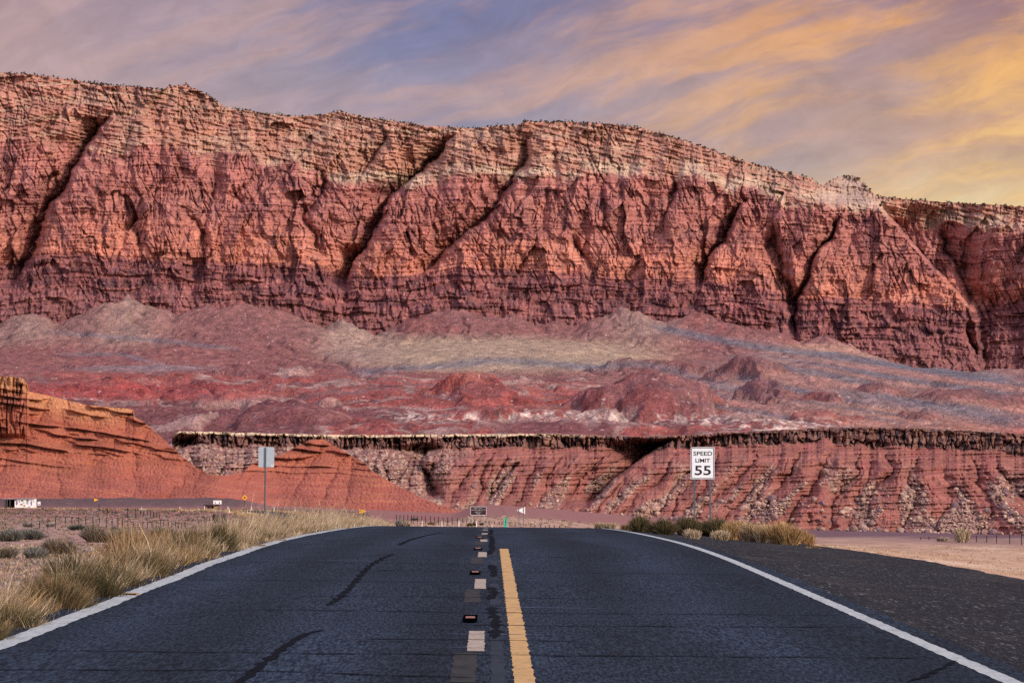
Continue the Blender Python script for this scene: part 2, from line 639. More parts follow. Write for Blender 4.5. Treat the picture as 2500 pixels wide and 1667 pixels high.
def mat_paint(name, col, worn, wear=0.35, scale=9.0):
    m, t = new_mat(name)
    co = obj_co(t)
    n = t.noise(t.mapping(co, (1, 0.35, 1)), scale, 5, 0.7)
    c = t.mix(t.rng(n, 0.45, 0.72, 0, wear), col, worn)
    chip = t.noise(t.mapping(co, (1, 0.3, 1)), scale * 4.5, 3, 0.7)
    c = t.mix(t.rng(chip, 0.60, 0.68, 0, 0.55), c, (.04, .045, .05))
    g = t.rng(t.noise(co, 40, 2), 0.3, 0.7, 0.88, 1.1)
    c = t.mix(1.0, c, t.comb(g, g, g), 'MULTIPLY')
    finish(t, c, 0.85, 0.08, n, 0.004)
    return m


M['asphalt'] = mat_asphalt()
M['gravel'] = mat_gravel()
M['line_white'] = mat_paint('edge_line_paint', (.37, .41, .40), (.15, .175, .18), 0.65)
M['line_yellow'] = mat_paint('centre_line_paint', (.47, .30, .125), (.20, .135, .075), 0.5)
M['line_dash'] = mat_paint('dash_paint', (.34, .29, .225), (.13, .115, .10), 0.5)
M['line_ghost'] = mat_paint('ground_off_paint', (.030, .031, .030), (.006, .010, .016), 0.8, 5.0)
M['line_scar'] = mat_paint('old_line_scar', (.020, .030, .042), (.005, .008, .014), 0.9, 4.0)
M['seal'] = mat_plain('crack_sealant', (.0025, .004, .0075), 0.9, 0.03, 0.3, 8)
M['pale_seal'] = mat_plain('pale_scrape', (.07, .10, .17), 0.8, 0.2, 0.5, 3)

# ------------------------------------------------------------------ the lie of the land
def zr(Y):
    """height of the road along its length: climbs, crests near 64 m, then falls to the flats"""
    Y = np.asarray(Y, float)
    g0, a, b, k1, k2 = 0.0105, 45.0, 66.0, 0.012 / 21.0, 0.00017
    e = b + (0.04 - 0.0015) / k2
    u = np.clip(Y, a, b) - a
    w = np.clip(Y, b, e) - b
    z = g0 * np.minimum(Y, a) + g0 * u - 0.5 * k1 * u ** 2 - 0.0015 * w - 0.5 * k2 * w ** 2 - 0.04 * np.maximum(Y - e, 0)
    lo = -3.62
    return lo + np.log1p(np.exp(np.clip((z - lo) / 0.35, -40, 40))) * 0.35


ROADX = [0, 0, -3, -9, -18, -27, -35, -46, -60, -92, -160, -320]
ROADY = [-60, 250, 320, 400, 480, 560, 640, 760, 880, 975, 1052, 1110]


def flat_z(X, Y):
    px = 1195 + F * X / np.maximum(Y, 30)
    k = np.interp(px, [700, 1000, 1250, 1800, 2500], [0.0, 0.0024, 0.0042, 0.0098, 0.0128])
    z = -3.8 - k * np.maximum(Y - 400, 0)
    z = z + 0.10 * fbm(X / 14, Y / 14, 3, 5) * sstep(60, 200, Y)
    berm = sstep(1095, 1125, Y) * (1 - sstep(1150, 1200, Y)) * (1 - sstep(560, 690, px))
    z = z + berm * (2.7 + 0.6 * fbm(X / 9, Y / 9, 3, 8))
    return z


def zg(X, Y):
    """ground height"""
    X = np.asarray(X, float)
    Y = np.asarray(Y, float)
    tilt = -0.01 * np.clip(X, -5, 5)
    r = X - 3.72
    left = -(X + 4.05)
    zz = zr(Y)
    e_r = zz + tilt - 0.03 - 0.07 * np.clip(r, 0, 4.5) - 0.085 * np.maximum(r - 4.5, 0)
    e_l = zz + tilt - 0.05 - 0.35 * np.maximum(left, 0)
    emb = np.where(X > 3.72, e_r, np.where(X < -4.05, e_l, zz + tilt - 0.16))
    emb = emb + np.where((X > 8.0) | (X < -4.3), 1, 0) * 0.05 * fbm(X / 2.5, Y / 2.5, 3, 21)
    fl = flat_z(X, Y)
    d = emb - fl
    return fl + np.where(d > 3, d, np.log1p(np.exp(np.clip(d / 0.3, -40, 40))) * 0.3)


def place(px, py, y0=15.0, y1=1400.0):
    """the ground point seen at a pixel"""
    Y = np.exp(np.linspace(math.log(y0), math.log(y1), 6000))
    rx, rz = ray(px, py)
    dz = EYE + rz * Y - zg(rx * Y, Y)
    k = np.argmax(dz < 0)
    if dz[k] >= 0:
        k = len(Y) - 1
    return Vector((float(rx * Y[k]), float(Y[k]), float(zg(rx * Y[k], Y[k]))))


def on_ground(px, Y):
    X = float(azim(px)) * Y
    return Vector((X, Y, float(zg(X, Y))))


def D2S(pts):
    """points measured on the 2352 px view -> photograph pixels"""
    a = np.array(pts, float) * (2500.0 / 2352.0)
    return a[:, 0], a[:, 1]

# ------------------------------------------------------------------ ground sheet
def build_ground():
    dense = np.linspace(-170, 2670, 820)
    aw = np.concatenate([[-40000, -20000, -11000, -6500, -4200, -2800, -1800, -1200, -800, -500, -330, -240], dense,
                         [2740, 2850, 3050, 3400, 3900, 4700, 6000, 8500, 13000, 22000, 42000]])
    Y = np.concatenate([[-120, -40, -10, 2, 6], np.exp(np.linspace(math.log(9), math.log(1500), 620)), [1800, 2400, 3500, 5500, 9000]])
    YY, AA = np.meshgrid(Y, azim(aw), indexing='ij')
    X = AA * np.maximum(np.abs(YY), 9)
    Z = zg(X, YY)
    px = 1195 + F * AA
    P = np.stack([X, YY, Z], -1)
    n1 = fbm(X / 30, YY / 45, 4, 31)
    n2 = fbm(X / 4, YY / 9, 4, 41)
    c = np.ones(X.shape + (3,)) * np.array([.31, .195, .150])
    c = mixc(c, sstep(-0.1, 0.5, n1) * .7, (.26, .145, .122))
    c = mixc(c, sstep(0.1, 0.6, n2) * .6, (.42, .30, .24))
    c = mixc(c, sstep(0.25, 0.7, -n2) * .6, (.20, .11, .10))
    # far flats run into red and purple dirt
    far = sstep(560, 800, YY + 60 * n1)
    c = mixc(c, far * .8, (.22, .095, .09))
    right = sstep(1500, 1900, px)
    c = mixc(c, right * sstep(330, 420, YY + 30 * n1), (.13, .075, .085))
    # pale dry verge on the right of the road
    near_r = sstep(3, 8, X) * (1 - sstep(280, 400, YY + 40 * n1))
    c = mixc(c, near_r * .9, (.44, .29, .185))
    c = mixc(c, near_r * sstep(.0, .5, n2) * .7, (.56, .42, .29))
    c = mixc(c, near_r * sstep(.2, .6, -n2) * .6, (.26, .13, .085))
    sand = sstep(930, 1050, px) * (1 - sstep(1500, 1700, px)) * sstep(420, 480, YY) * (1 - sstep(640, 720, YY + 40 * n1))
    c = mixc(c, sand * .8, (.40, .26, .19))
    berm = sstep(1085, 1110, YY) * (1 - sstep(1180, 1230, YY)) * (1 - sstep(560, 690, px))
    c = mixc(c, berm * .9, (.085, .06, .062))
    o = link('ground', grid_mesh('ground', P, c), M['ground'])
    tag(o, kind='structure')


build_ground()

# ------------------------------------------------------------------ road
def road_z(X, Y):
    return zr(Y) - 0.01 * np.clip(X, -5, 5)


def centre(Y):
    return np.interp(Y, ROADY, ROADX)


def strip(name, xs, ys, lift, mat, parent=None, jag=0.0, jfreq=9.0, seed=0):
    """a sheet on the road between two x edges, with worn wavy edges"""
    ys = np.asarray(ys, float)
    x0 = np.broadcast_to(np.asarray(xs[0], float), ys.shape) + jag * fbm(ys * jfreq, ys * 0 + 3.1, 3, seed)
    x1 = np.broadcast_to(np.asarray(xs[1], float), ys.shape) + jag * fbm(ys * jfreq, ys * 0 + 8.7, 3, seed + 5)
    k = np.linspace(0, 1, 3)
    X = x0[:, None] * (1 - k) + x1[:, None] * k
    YY = np.repeat(ys[:, None], 3, 1)
    P = np.stack([X + centre(YY), YY, road_z(X, YY) + lift], -1)
    return link(name, grid_mesh(name, P), mat, parent)


ys = np.concatenate([np.arange(-60, 340, 0.5), np.arange(340, 1110, 4.0)])
xs = np.linspace(-4.12, 3.80, 23)
XX, YY = np.meshgrid(xs, ys)
ZZ = road_z(XX, YY)
edge = 0.06 * fbm(YY * 1.7, XX * 0 + 1.0, 3, 3)
XE = XX + np.where(np.abs(XX) > 3.79, edge, 0)
road = link('road', grid_mesh('road', np.stack([XE + centre(YY), YY, ZZ], -1)), M['asphalt'])
tag(road, kind='structure')
yl = np.arange(-20, 300, 0.12)
wob = 0.03 * fbm(yl / 6, yl * 0, 2, 60)
strip('edge_line', (-3.85 + wob, -3.65 + wob), yl, 0.004, M['line_white'], road, 0.022, 2.2, 1)
strip('edge_line', (3.46, 3.60), yl, 0.004, M['line_white'], road, 0.016, 3.0, 9)
strip('centre_line', (0.165, 0.305), np.arange(-20, 56.2, 0.06), 0.004, M['line_yellow'], road, 0.016, 3.4, 17)
for k in range(-3, 12):
    y0 = 26.2 + 12.19 * k
    strip('lane_dash', (-0.172, -0.040), np.arange(y0, y0 + 3.05, 0.1), 0.004, M['line_dash'], road, 0.012, 3, 30 + k)
    strip('ghost_dash', (-0.265, -0.095), np.arange(y0 - 3.6, y0 - 0.1, 0.1), 0.0035, M['line_ghost'], road, 0.03, 2, 60 + k)
for a, b, s in ((-20, 33.5, 1), (34.2, 36.4, 2), (37.5, 40, 3), (41.0, 44.5, 4), (46, 49, 5), (51.5, 56, 6)):
    strip('line_scar', (0.005, 0.115), np.arange(a, b, 0.1), 0.003, M['line_scar'], road, 0.03, 1.5, 90 + s)


def road_at(px, py):
    Y = np.linspace(14, 118, 9000)
    rx, rz = ray(px, py)
    dz = EYE + rz * Y - road_z(rx * Y, Y)
    k = int(np.argmax(dz < 0)) if (dz < 0).any() else int(np.argmin(dz))
    return float(rx * Y[k]), float(Y[k])


def seam(pts, w0, w1, mat, seed, name='crack_seal'):
    """a poured crack seal along road points (x, y)"""
    pts = np.array(pts, float)
    L = np.r_[0, np.cumsum(np.hypot(*np.diff(pts, axis=0).T))]
    q = np.arange(0, L[-1], 0.06)
    x, y = np.interp(q, L, pts[:, 0]), np.interp(q, L, pts[:, 1])
    x = x + 0.035 * fbm(q * 2.2, q * 0, 4, seed)
    y = y + 0.12 * fbm(q * 1.1, q * 0 + 4, 4, seed + 1)
    tx, ty = np.gradient(x), np.gradient(y)
    n = np.hypot(tx, ty) + 1e-9
    nx, ny = -ty / n, tx / n
    w = (w0 + (w1 - w0) * (0.5 + 1.5 * fbm(q * 2.3, q * 0 + 9, 4, seed + 2))) / 2
    w = np.clip(w, 0.006, None) * np.clip(np.minimum(q, L[-1] - q) / 0.4, 0.05, 1)
    A = np.stack([x + nx * w, y + ny * w], -1)
    B = np.stack([x - nx * w, y - ny * w], -1)
    P = np.stack([A, B], 1)
    Z = road_z(P[..., 0], P[..., 1]) + 0.0055
    me = grid_mesh(name, np.concatenate([P, Z[..., None]], -1))
    return link(name, me, mat, road)


for path, w0, w1, s in (  # noqa
        ([(560, 1690), (600, 1655), (650, 1615), (700, 1575), (745, 1548), (790, 1537)], 0.03, 0.10, 1),
        ([(800, 1478), (825, 1462), (850, 1440), (880, 1405), (905, 1380), (935, 1362), (960, 1352)], 0.02, 0.10, 2),
        ([(975, 1330), (1000, 1318), (1040, 1307), (1080, 1300)], 0.03, 0.12, 3),
        ([(2215, 1667), (2280, 1640), (2340, 1612)], 0.02, 0.07, 4)):
    seam([road_at(*p) for p in path], w0, w1, M['seal'], 100 + s)
rr = random.Random(7)
yy = 19.0
k = 0
while yy < 92:
    a = -3.6 if rr.random() < 0.7 else rr.uniform(-3, 0)
    b = rr.choice([0.0, 0.15, 3.4, rr.uniform(-2.4, 3)])
    if b - a > 0.8:
        seam([(a, yy), ((a + b) / 2, yy + rr.uniform(-.25, .25)), (b, yy + rr.uniform(-.4, .4))], 0.02, 0.075, M['seal'], 200 + k)
    if rr.random() < 0.6:
        a = rr.uniform(-3.2, 1.5)
        seam([(a, yy + 0.9), (a + rr.uniform(.5, 1.5), yy + 0.95)], 0.01, 0.07, M['pale_seal'], 300 + k, 'scrape_mark')
    yy += rr.uniform(1.8, 3.6) * (0.6 + yy / 60)
    k += 1
for a, b, s in ((28, 34, 1), (35.5, 39, 2), (42, 47, 3), (52, 60, 4), (60, 72, 5), (74, 90, 6)):
    seam([(0.0 + 0.05 * (s % 2), a), (0.06, (a + b) / 2), (0.02, b)], 0.03, 0.13, M['seal'], 400 + s)

# gravel shoulder on the right
ys = np.concatenate([np.arange(-30, 190, 0.4)])
k = np.linspace(0, 1, 26)
outer = 7.9 + 0.28 * fbm(ys / 5, ys * 0, 4, 51) - 1.2 * sstep(70, 170, ys)
X = 3.62 + (outer[:, None] + 0.10 * fbm(ys[:, None] * 1.5, ys[:, None] * 0 + 5, 3, 52) - 3.62) * k
YS = np.repeat(ys[:, None], 26, 1)
Z = np.where(X < 3.9, road_z(X, YS) - 0.012, zg(X, YS) + 0.035)
shoulder = link('shoulder', grid_mesh('shoulder', np.stack([X, YS, Z], -1)), M['gravel'])
tag(shoulder, kind='structure')

# ------------------------------------------------------------------ the great cliff
CLIFF_D = 3900.0
rim_x, rim_y = D2S([(-260, 150), (0, 167), (60, 170), (150, 181), (250, 196), (330, 201), (372, 207), (385, 198), (430, 195), (470, 215), (490, 228),
                    (520, 247), (600, 259), (680, 267), (740, 264), (780, 255), (830, 269), (900, 277), (980, 290), (1050, 293), (1090, 295),
                    (1150, 288), (1192, 287), (1205, 279), (1300, 280), (1400, 285), (1460, 292), (1540, 312), (1600, 332), (1700, 367),
                    (1800, 394), (1862, 408), (1884, 427), (1892, 425), (1910, 413), (1932, 406), (1966, 405), (1987, 424), (2012, 450), (2060, 456), (2150, 463),
                    (2230, 468), (2300, 471), (2352, 476), (2620, 492)])
tal_x, tal_y = D2S([(-260, 760), (0, 748), (75, 706), (130, 748), (200, 724), (290, 676), (380, 732), (470, 722), (560, 700), (650, 724), (740, 758),
                    (770, 736), (860, 778), (930, 748), (1060, 714), (1180, 728), (1300, 738), (1380, 722), (1430, 702), (1520, 734), (1600, 714),
                    (1700, 748), (1800, 794), (1830, 772), (1900, 758), (2000, 792), (2100, 824), (2200, 852), (2352, 850), (2620, 860)])
led_x, led_y = D2S([(-260, 600), (0, 610), (120, 585), (300, 596), (500, 606), (700, 612), (800, 640), (950, 636), (1080, 618), (1250, 628), (1400, 640),
                    (1600, 648), (1750, 665), (1850, 690), (2000, 690), (2150, 706), (2240, 716), (2352, 690), (2620, 690)])
cre_x, cre_y = D2S([(-260, 300), (0, 318), (130, 332), (250, 352), (400, 338), (520, 352), (640, 384), (760, 405), (900, 436), (960, 420), (1040, 408),
                    (1150, 404), (1250, 398), (1400, 402), (1550, 408), (1700, 436), (1850, 466), (1950, 476), (2060, 500), (2150, 512), (2352, 530), (2620, 540)])


def build_cliff():
    x = np.arange(-270, 2775, 1.55)
    rim = np.interp(x, rim_x, rim_y) + 2.2 * fbm(x / 22, x * 0, 3, 70)
    nr = 520
    v = np.linspace(0, 1, nr)[:, None]
    y = 935 + (rim[None, :] - 935) * v
    x2 = np.repeat(x[None, :], nr, 0)
    yt, yl, yc = np.interp(x, tal_x, tal_y), np.interp(x, led_x, led_y), np.interp(x, cre_x, cre_y)
    yl = yl + 7 * fbm(x / 60, x * 0 + 2, 3, 71)
    yc = yc + 38 * fbm(x / 110, x * 0 + 4, 4, 72)
    # overall profile: ledgy foot, steep wall, laid-back crown  (metres of set-back)
    q_l = np.clip((yl + 135 - y) / 135, 0, 1)
    q_w = np.clip((yl - y) / np.maximum(yl - yc, 5), 0, 1)
    q_c = np.clip((yc - y) / np.maximum(yc - rim, 5), 0, 1)
    dep = 48 * q_l + 52 * q_w ** 1.15 + 78 * q_c ** 0.9 - np.clip((y - yl - 135), 0, 200) * 0.35
    low = 1 - sstep(-4, 10, yl - y)              # 1 in the ledgy foot
    crown = sstep(-14, 14, yc - y + 30 * fbm(x2 / 48, y / 30, 4, 178))                 # 1 in the pale crown
    wall = (1 - low) * (1 - crown)
    sx = x2 + 0.35 * (y - 520)
    tilt0 = y - 0.5 * (yl - 650) - 0.35 * np.interp(x, [0, 2500], [0, 60])
    # rounded buttresses parted by sharp clefts
    w1 = 60 * fbm(x2 / 260, y / 260, 3, 73)
    b1 = np.abs(perlin((sx + w1) / 190, y / 900, 74))
    b2 = np.abs(perlin((x2 - 0.3 * (y - 500) + w1 * .6) / 75, y / 330, 75))
    b3 = np.abs(perlin((x2 + 0.12 * y + w1 * .4) / 30, y / 120, 76))
    up = 0.35 + 0.65 * sstep(-75, 30, yl - y)
    dep = dep - 24 * np.sqrt(b1 + .006) * up - 4 * np.sqrt(b2 + .01) * up - 1.0 * np.sqrt(b3 + .02) * (0.6 + 0.4 * up)
    fw = x2 + 9 * fbm(x2 / 70, y / 90, 3, 171)
    fy = tilt0 + 5 * fbm(x2 / 60, y / 60, 2, 250)
    dep = dep + 17 * facets((fw + .22 * y) / 66, fy / 100, 172) * up + 7.5 * facets((fw - .16 * y) / 25, fy / 44, 173) + 3.0 * facets((fw + .05 * y) / 10.5, fy / 19, 174)
    # angular blocks
    f1, f2, cid = voronoi((x2 + 14 * fbm(x2 / 40, y / 40, 3, 77)) / 26, (y + 10 * fbm(x2 / 50, y / 30, 3, 78)) / 46, 79)
    dep = dep + (cid - .5) * 5 * (0.4 + .6 * up)
    f1b, f2b, cidb = voronoi((x2 + 0.25 * y + 6 * fbm(x2 / 17, y / 17, 2, 80)) / 10, y / 15, 81)
    dep = dep + (cidb - .5) * 1.6
    # bedding: ledges that follow the strata
    bed = y - 0.5 * (yl - 650) - 0.35 * np.interp(x, [0, 2500], [0, 60])
    tilt = bed + 5 * fbm(x2 / 90, y / 60, 2, 82)
    lg = perlin(x2 / 260, tilt / 9, 83) + 0.5 * perlin(x2 / 120, tilt / 4.2, 84)
    dep = dep + np.tanh(lg * 3) * (1.0 + .5 * low + 1.0 * crown)
    saw = ((tilt / 31.0 + 0.5 * perlin(x2 / 170, tilt / 60, 85)) % 1.0)
    kid = np.floor(tilt / 31.0 + 0.5 * perlin(x2 / 170, tilt / 60, 85))
    led = sstep(-.2, .3, perlin(x2 / 85 + 37.7 * kid, kid * 3.31, 230) + .25 * perlin(x2 / 14 + 11 * kid, kid, 231)) * (.45 + .55 * _hash(kid, kid * 0 + 2, 5))
    dep = dep - low * led * 10 * sstep(0, .55, saw) * (1 - sstep(.9, 1, saw)) + low * 4 * np.abs(perlin(x2 / 13, y / 70, 86)) * sstep(.2, .6, saw)
    # cross-bedded sweep in the crown
    dep = dep + crown * 2.6 * np.tanh(3 * perlin((x2 + 3 * y) / 150, (y - .28 * x2) / 7, 87))
    # open cracks
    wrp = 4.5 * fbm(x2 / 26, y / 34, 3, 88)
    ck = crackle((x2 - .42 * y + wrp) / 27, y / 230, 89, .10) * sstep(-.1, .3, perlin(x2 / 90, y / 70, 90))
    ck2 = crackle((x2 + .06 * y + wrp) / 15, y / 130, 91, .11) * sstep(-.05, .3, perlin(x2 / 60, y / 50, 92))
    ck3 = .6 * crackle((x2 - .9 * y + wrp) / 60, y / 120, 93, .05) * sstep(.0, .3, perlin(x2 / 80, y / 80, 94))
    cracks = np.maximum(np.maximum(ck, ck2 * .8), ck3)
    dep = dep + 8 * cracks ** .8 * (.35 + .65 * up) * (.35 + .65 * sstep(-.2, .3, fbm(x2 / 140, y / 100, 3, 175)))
    dep = dep + 1.2 * fbm(x2 / 9, y / 9, 3, 95)
    hb = perlin(x2 / 330, tilt / 5.5, 176) + .6 * perlin(x2 / 150, tilt / 2.6, 177)
    dep = dep + np.tanh(hb * 3) * 1.0 * (1 - low) * sstep(-.2, .4, fbm(x2 / 120, y / 60, 3, 193))
    # the big ravines, each a steep buttress edge on its right and a long sloping wall on its left
    R = [([(262, 250), (240, 290), (200, 338), (160, 395), (115, 480), (78, 570), (45, 620), (20, 660)], 150, 62, 5),
         ([(1062, 300), (1000, 352), (950, 405), (905, 450), (868, 505), (822, 580), (797, 640), (785, 668)], 160, 68, 5),
         ([(1225, 285), (1205, 345), (1170, 420), (1130, 480), (1060, 540), (1000, 598), (965, 640)], 95, 46, 7),
         ([(1712, 440), (1682, 500), (1645, 560), (1618, 620), (1603, 668)], 115, 32, 4),
         ([(1765, 500), (1790, 560), (1796, 630), (1806, 680), (1815, 720)], 100, 34, 16),
         ([(1940, 480), (1915, 530), (1872, 600), (1845, 660), (1828, 720), (1820, 785)], 95, 20, 4),
         ([(1380, 395), (1392, 470), (1395, 560)], 28, 12, 4), ([(330, 470), (310, 520), (318, 575)], 40, 16, 6),
         ([(600, 395), (560, 440), (552, 480)], 40, 16, 6), ([(905, 290), (850, 370), (812, 430)], 48, 26, 5),
         ([(705, 350), (735, 420), (700, 500), (745, 590)], 40, 18, 9), ([(435, 480), (470, 540), (480, 600)], 34, 10, 5),
         ([(1300, 520), (1340, 580), (1365, 640)], 40, 16, 7), ([(1540, 370), (1548, 430), (1520, 500), (1535, 560)], 45, 18, 6),
         ([(2165, 500), (2170, 570), (2210, 640), (2240, 710)], 70, 14, 30), ([(1052, 620), (1046, 690)], 40, 24, 4),
         ([(2240, 715), (2236, 760), (2246, 850)], 80, 8, 26)]
    shade = np.zeros_like(y)
    for pts, A, wl, wr in R:
        gx, gy = D2S(pts)
        d = x2 - np.interp(y, gy, gx) + 13 * fbm(x2 / 45, y / 40, 4, 96) + 17 * fbm(x2 * 0 + gx[0], y / 110, 2, 240)
        A, wl = A * .58, wl * (.72 if A > 80 else .8)
        win = sstep(gy[0] - 8, gy[0] + 70, y) * (1 - sstep(gy[-1] - 40, gy[-1] + 8, y))
        cut = np.where(d < 0, np.exp(np.minimum(d, 0) / wl), np.exp(-np.maximum(d, 0) / wr))
        dep = dep + A * win * cut
        shade = np.maximum(shade, win * cut)
    # the far canyon wall at the right end stands well back
    gx, gy = D2S([(2000, 455), (2060, 520), (2130, 600), (2190, 665), (2240, 718), (2252, 800), (2256, 860)])
    back = sstep(-4, 6, x2 - np.interp(y, gy, gx) + 6 * fbm(x2 / 25, y / 22, 3, 97)) * sstep(440 * 1.063, 520 * 1.063, y)
    dep = dep + back * (130 - 0.55 * np.maximum(x2 - np.interp(y, gy, gx), 0) * .5 * (1 - .6 * sstep(700, 770, y)))
    # the skyline knoll behind the right shoulder
    kn = np.exp(-((x2 - 2070) / 55) ** 2) * sstep(500, 470, y)
    dep = dep + 60 * kn
    D = CLIFF_D + dep + 60 * np.cos((x2 - 1100) / 1500)
    rx, rz = ray(x2, y)
    # ---- colours of the rock itself
    n_big = fbm(x2 / 120, y / 70, 4, 100)
    n_st = fbm(x2 / 300, tilt / 12, 4, 101)
    n_vert = fbm((x2 + .15 * y) / 12, y / 90, 4, 102)
    n_fine = fbm(x2 / 8, y / 8, 3, 103)
    c = np.ones(y.shape + (3,)) * np.array([.300, .120, .104])
    c = mixc(c, sstep(-.1, .5, n_big) * .8, (.235, .095, .094))
    c = mixc(c, wall * sstep(yl - 125, yl - 45, y + 45 * n_big) * .9, (.40, .158, .115))
    c = mixc(c, sstep(.1, .5, n_st) * .55, (.40, .19, .155))
    c = mixc(c, sstep(.15, .5, -n_st) * .5, (.215, .080, .080))
    # crown: cream, buff and rust beds
    c = mixc(c, crown * (.85 - .35 * sstep(500, 200, x2)), (.33, .175, .128))
    c = mixc(c, crown * sstep(-.05, .35, n_st + .5 * n_big) * .6, (.37, .255, .185))
    c = mixc(c, crown * sstep(.05, .45, -n_big) * .65, (.34, .165, .12))
    wb = np.exp(-((y - (yc - 13) + 7 * n_big) / 13) ** 2) * sstep(500, 800, x2)
    c = mixc(c, wb * .8 * sstep(-.35, .15, n_big + .4 * n_st + .1), (.43, .325, .24))
    # ledgy foot: maroon
    c = mixc(c, low * .9, (.18, .066, .068))
    c = mixc(c, low * sstep(.05, .5, n_st) * .7, (.29, .112, .104))
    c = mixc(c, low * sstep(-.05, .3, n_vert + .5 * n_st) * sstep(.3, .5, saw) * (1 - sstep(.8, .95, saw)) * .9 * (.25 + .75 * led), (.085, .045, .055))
    c = mixc(c, low * sstep(.75, .95, saw) * .6, (.30, .125, .115))
    c = c * np.array([1.17, 1.16, 1.10]) * (1 + .14 * RNG.normal(0, 1, y.shape))[..., None].clip(.5, 1.6)
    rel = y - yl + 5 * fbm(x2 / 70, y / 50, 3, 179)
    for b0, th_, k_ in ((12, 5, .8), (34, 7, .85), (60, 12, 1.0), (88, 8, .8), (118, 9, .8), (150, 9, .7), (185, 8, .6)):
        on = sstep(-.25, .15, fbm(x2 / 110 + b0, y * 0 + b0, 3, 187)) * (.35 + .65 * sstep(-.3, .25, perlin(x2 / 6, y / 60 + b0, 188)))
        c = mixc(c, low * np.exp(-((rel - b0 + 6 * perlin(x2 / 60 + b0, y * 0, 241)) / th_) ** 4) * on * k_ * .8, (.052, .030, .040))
    c = mixc(c, low * sstep(55, 130, rel + 25 * n_big) * .65, (.205, .090, .086))
    # desert varnish streaks and patches
    va = sstep(.18, .5, n_vert + .25 * n_big) * (1 - .55 * crown)
    c = mixc(c, va * .55, (.115, .052, .060))
    pb = sstep(.3, .55, fbm(x2 / 45, y / 60, 4, 104)) * (1 - .4 * crown)
    c = mixc(c, pb * .5, (.19, .085, .095))
    c = mixc(c, sstep(.25, .6, n_fine) * .35, (.10, .05, .055))
    n_lam = perlin(x2 / 420, tilt / 3.6, 210) + .7 * perlin(x2 / 150, tilt / 2.0, 211)
    c = c * (1 + .20 * np.clip(n_lam * 2, -1, 1) * sstep(-.3, .2, fbm(x2 / 80, y / 40, 3, 212)))[..., None]
    c = mixc(c, cracks * .4 * (.4 + .6 * sstep(-.2, .3, n_big)), (.075, .038, .048))  # carved cracks darkened in the colour as well, for crisper lines
    c = mixc(c, sstep(.3, .6, -n_fine) * .35, (.50, .28, .21))
    kz = np.exp(-((x2 - 2075) / 62) ** 2) * sstep(520, 488, y)
    c = mixc(c, kz * .8, (.40, .30, .235))
    c = mixc(c, kz * .5 * sstep(.1, .5, perlin(x2 / 300, y / 5, 251)), (.26, .17, .14))
    c = mixc(c, back * .15, (.24, .12, .13))
    # plateau behind the rim
    P = np.stack([rx * D, D, EYE + rz * D], -1)
    top = P[-1]
    rows = [P]
    crow = [c]
    for kk, (bk, dn) in enumerate(((12, .6), (35, 2), (90, 8), (250, 30), (700, 120), (900, 420))):
        t = top.copy()
        t[:, 1] += bk
        t[:, 0] *= t[:, 1] / top[:, 1]
        t[:, 2] -= dn
        rows.append(t[None])
        crow.append(np.ones((1, len(x), 3)) * np.array([.34, .25, .18]))
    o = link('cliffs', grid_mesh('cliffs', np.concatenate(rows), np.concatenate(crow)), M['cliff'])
    tag(o, kind='structure')
    return x, y, P


CX, CY, CP = build_cliff()

# ------------------------------------------------------------------ badlands and talus between the low mesa and the cliff
HILLS = [  # centre x, top y, base y, half width (on the 2352 px view), kind, depth stretch
    (1090, 845, 925, 130, 'red'), (1180, 893, 948, 200, 'red'), (1475, 812, 862, 95, 'mauve'), (690, 898, 992, 120, 'mauve'),
    (430, 934, 985, 80, 'pale'), (530, 888, 950, 110, 'pale'), (250, 880, 925, 150, 'red'), (420, 860, 905, 160, 'red'), (1450, 868, 962, 150, 'mauve'),
    (1715, 828, 893, 75, 'mauve'), (1810, 868, 935, 75, 'mauve'), (1890, 905, 945, 60, 'red'), (1410, 926, 970, 62, 'pale'), (1700, 942, 982, 120, 'pale'),
    (1930, 955, 985, 130, 'red'), (900, 930, 990, 120, 'red'), (1020, 968, 1000, 70, 'mauve'), (1180, 962, 1000, 130, 'mauve'), (780, 868, 905, 130, 'red'),
    (1330, 850, 885, 60, 'pale'), (1240, 868, 893, 55, 'pale'), (690, 835, 868, 45, 'pale'), (100, 905, 935, 120, 'mauve'), (320, 925, 960, 90, 'pale'),
    (1580, 905, 955, 90, 'red'), (1990, 880, 920, 110, 'mauve'), (2230, 900, 945, 150, 'mauve'), (2120, 945, 975, 90, 'mauve'), (600, 960, 1000, 70, 'mauve'),
    (1560, 960, 990, 110, 'mauve'), (820, 965, 1000, 60, 'red'), (60, 850, 885, 120, 'mauve'), (560, 835, 870, 110, 'mauve')]


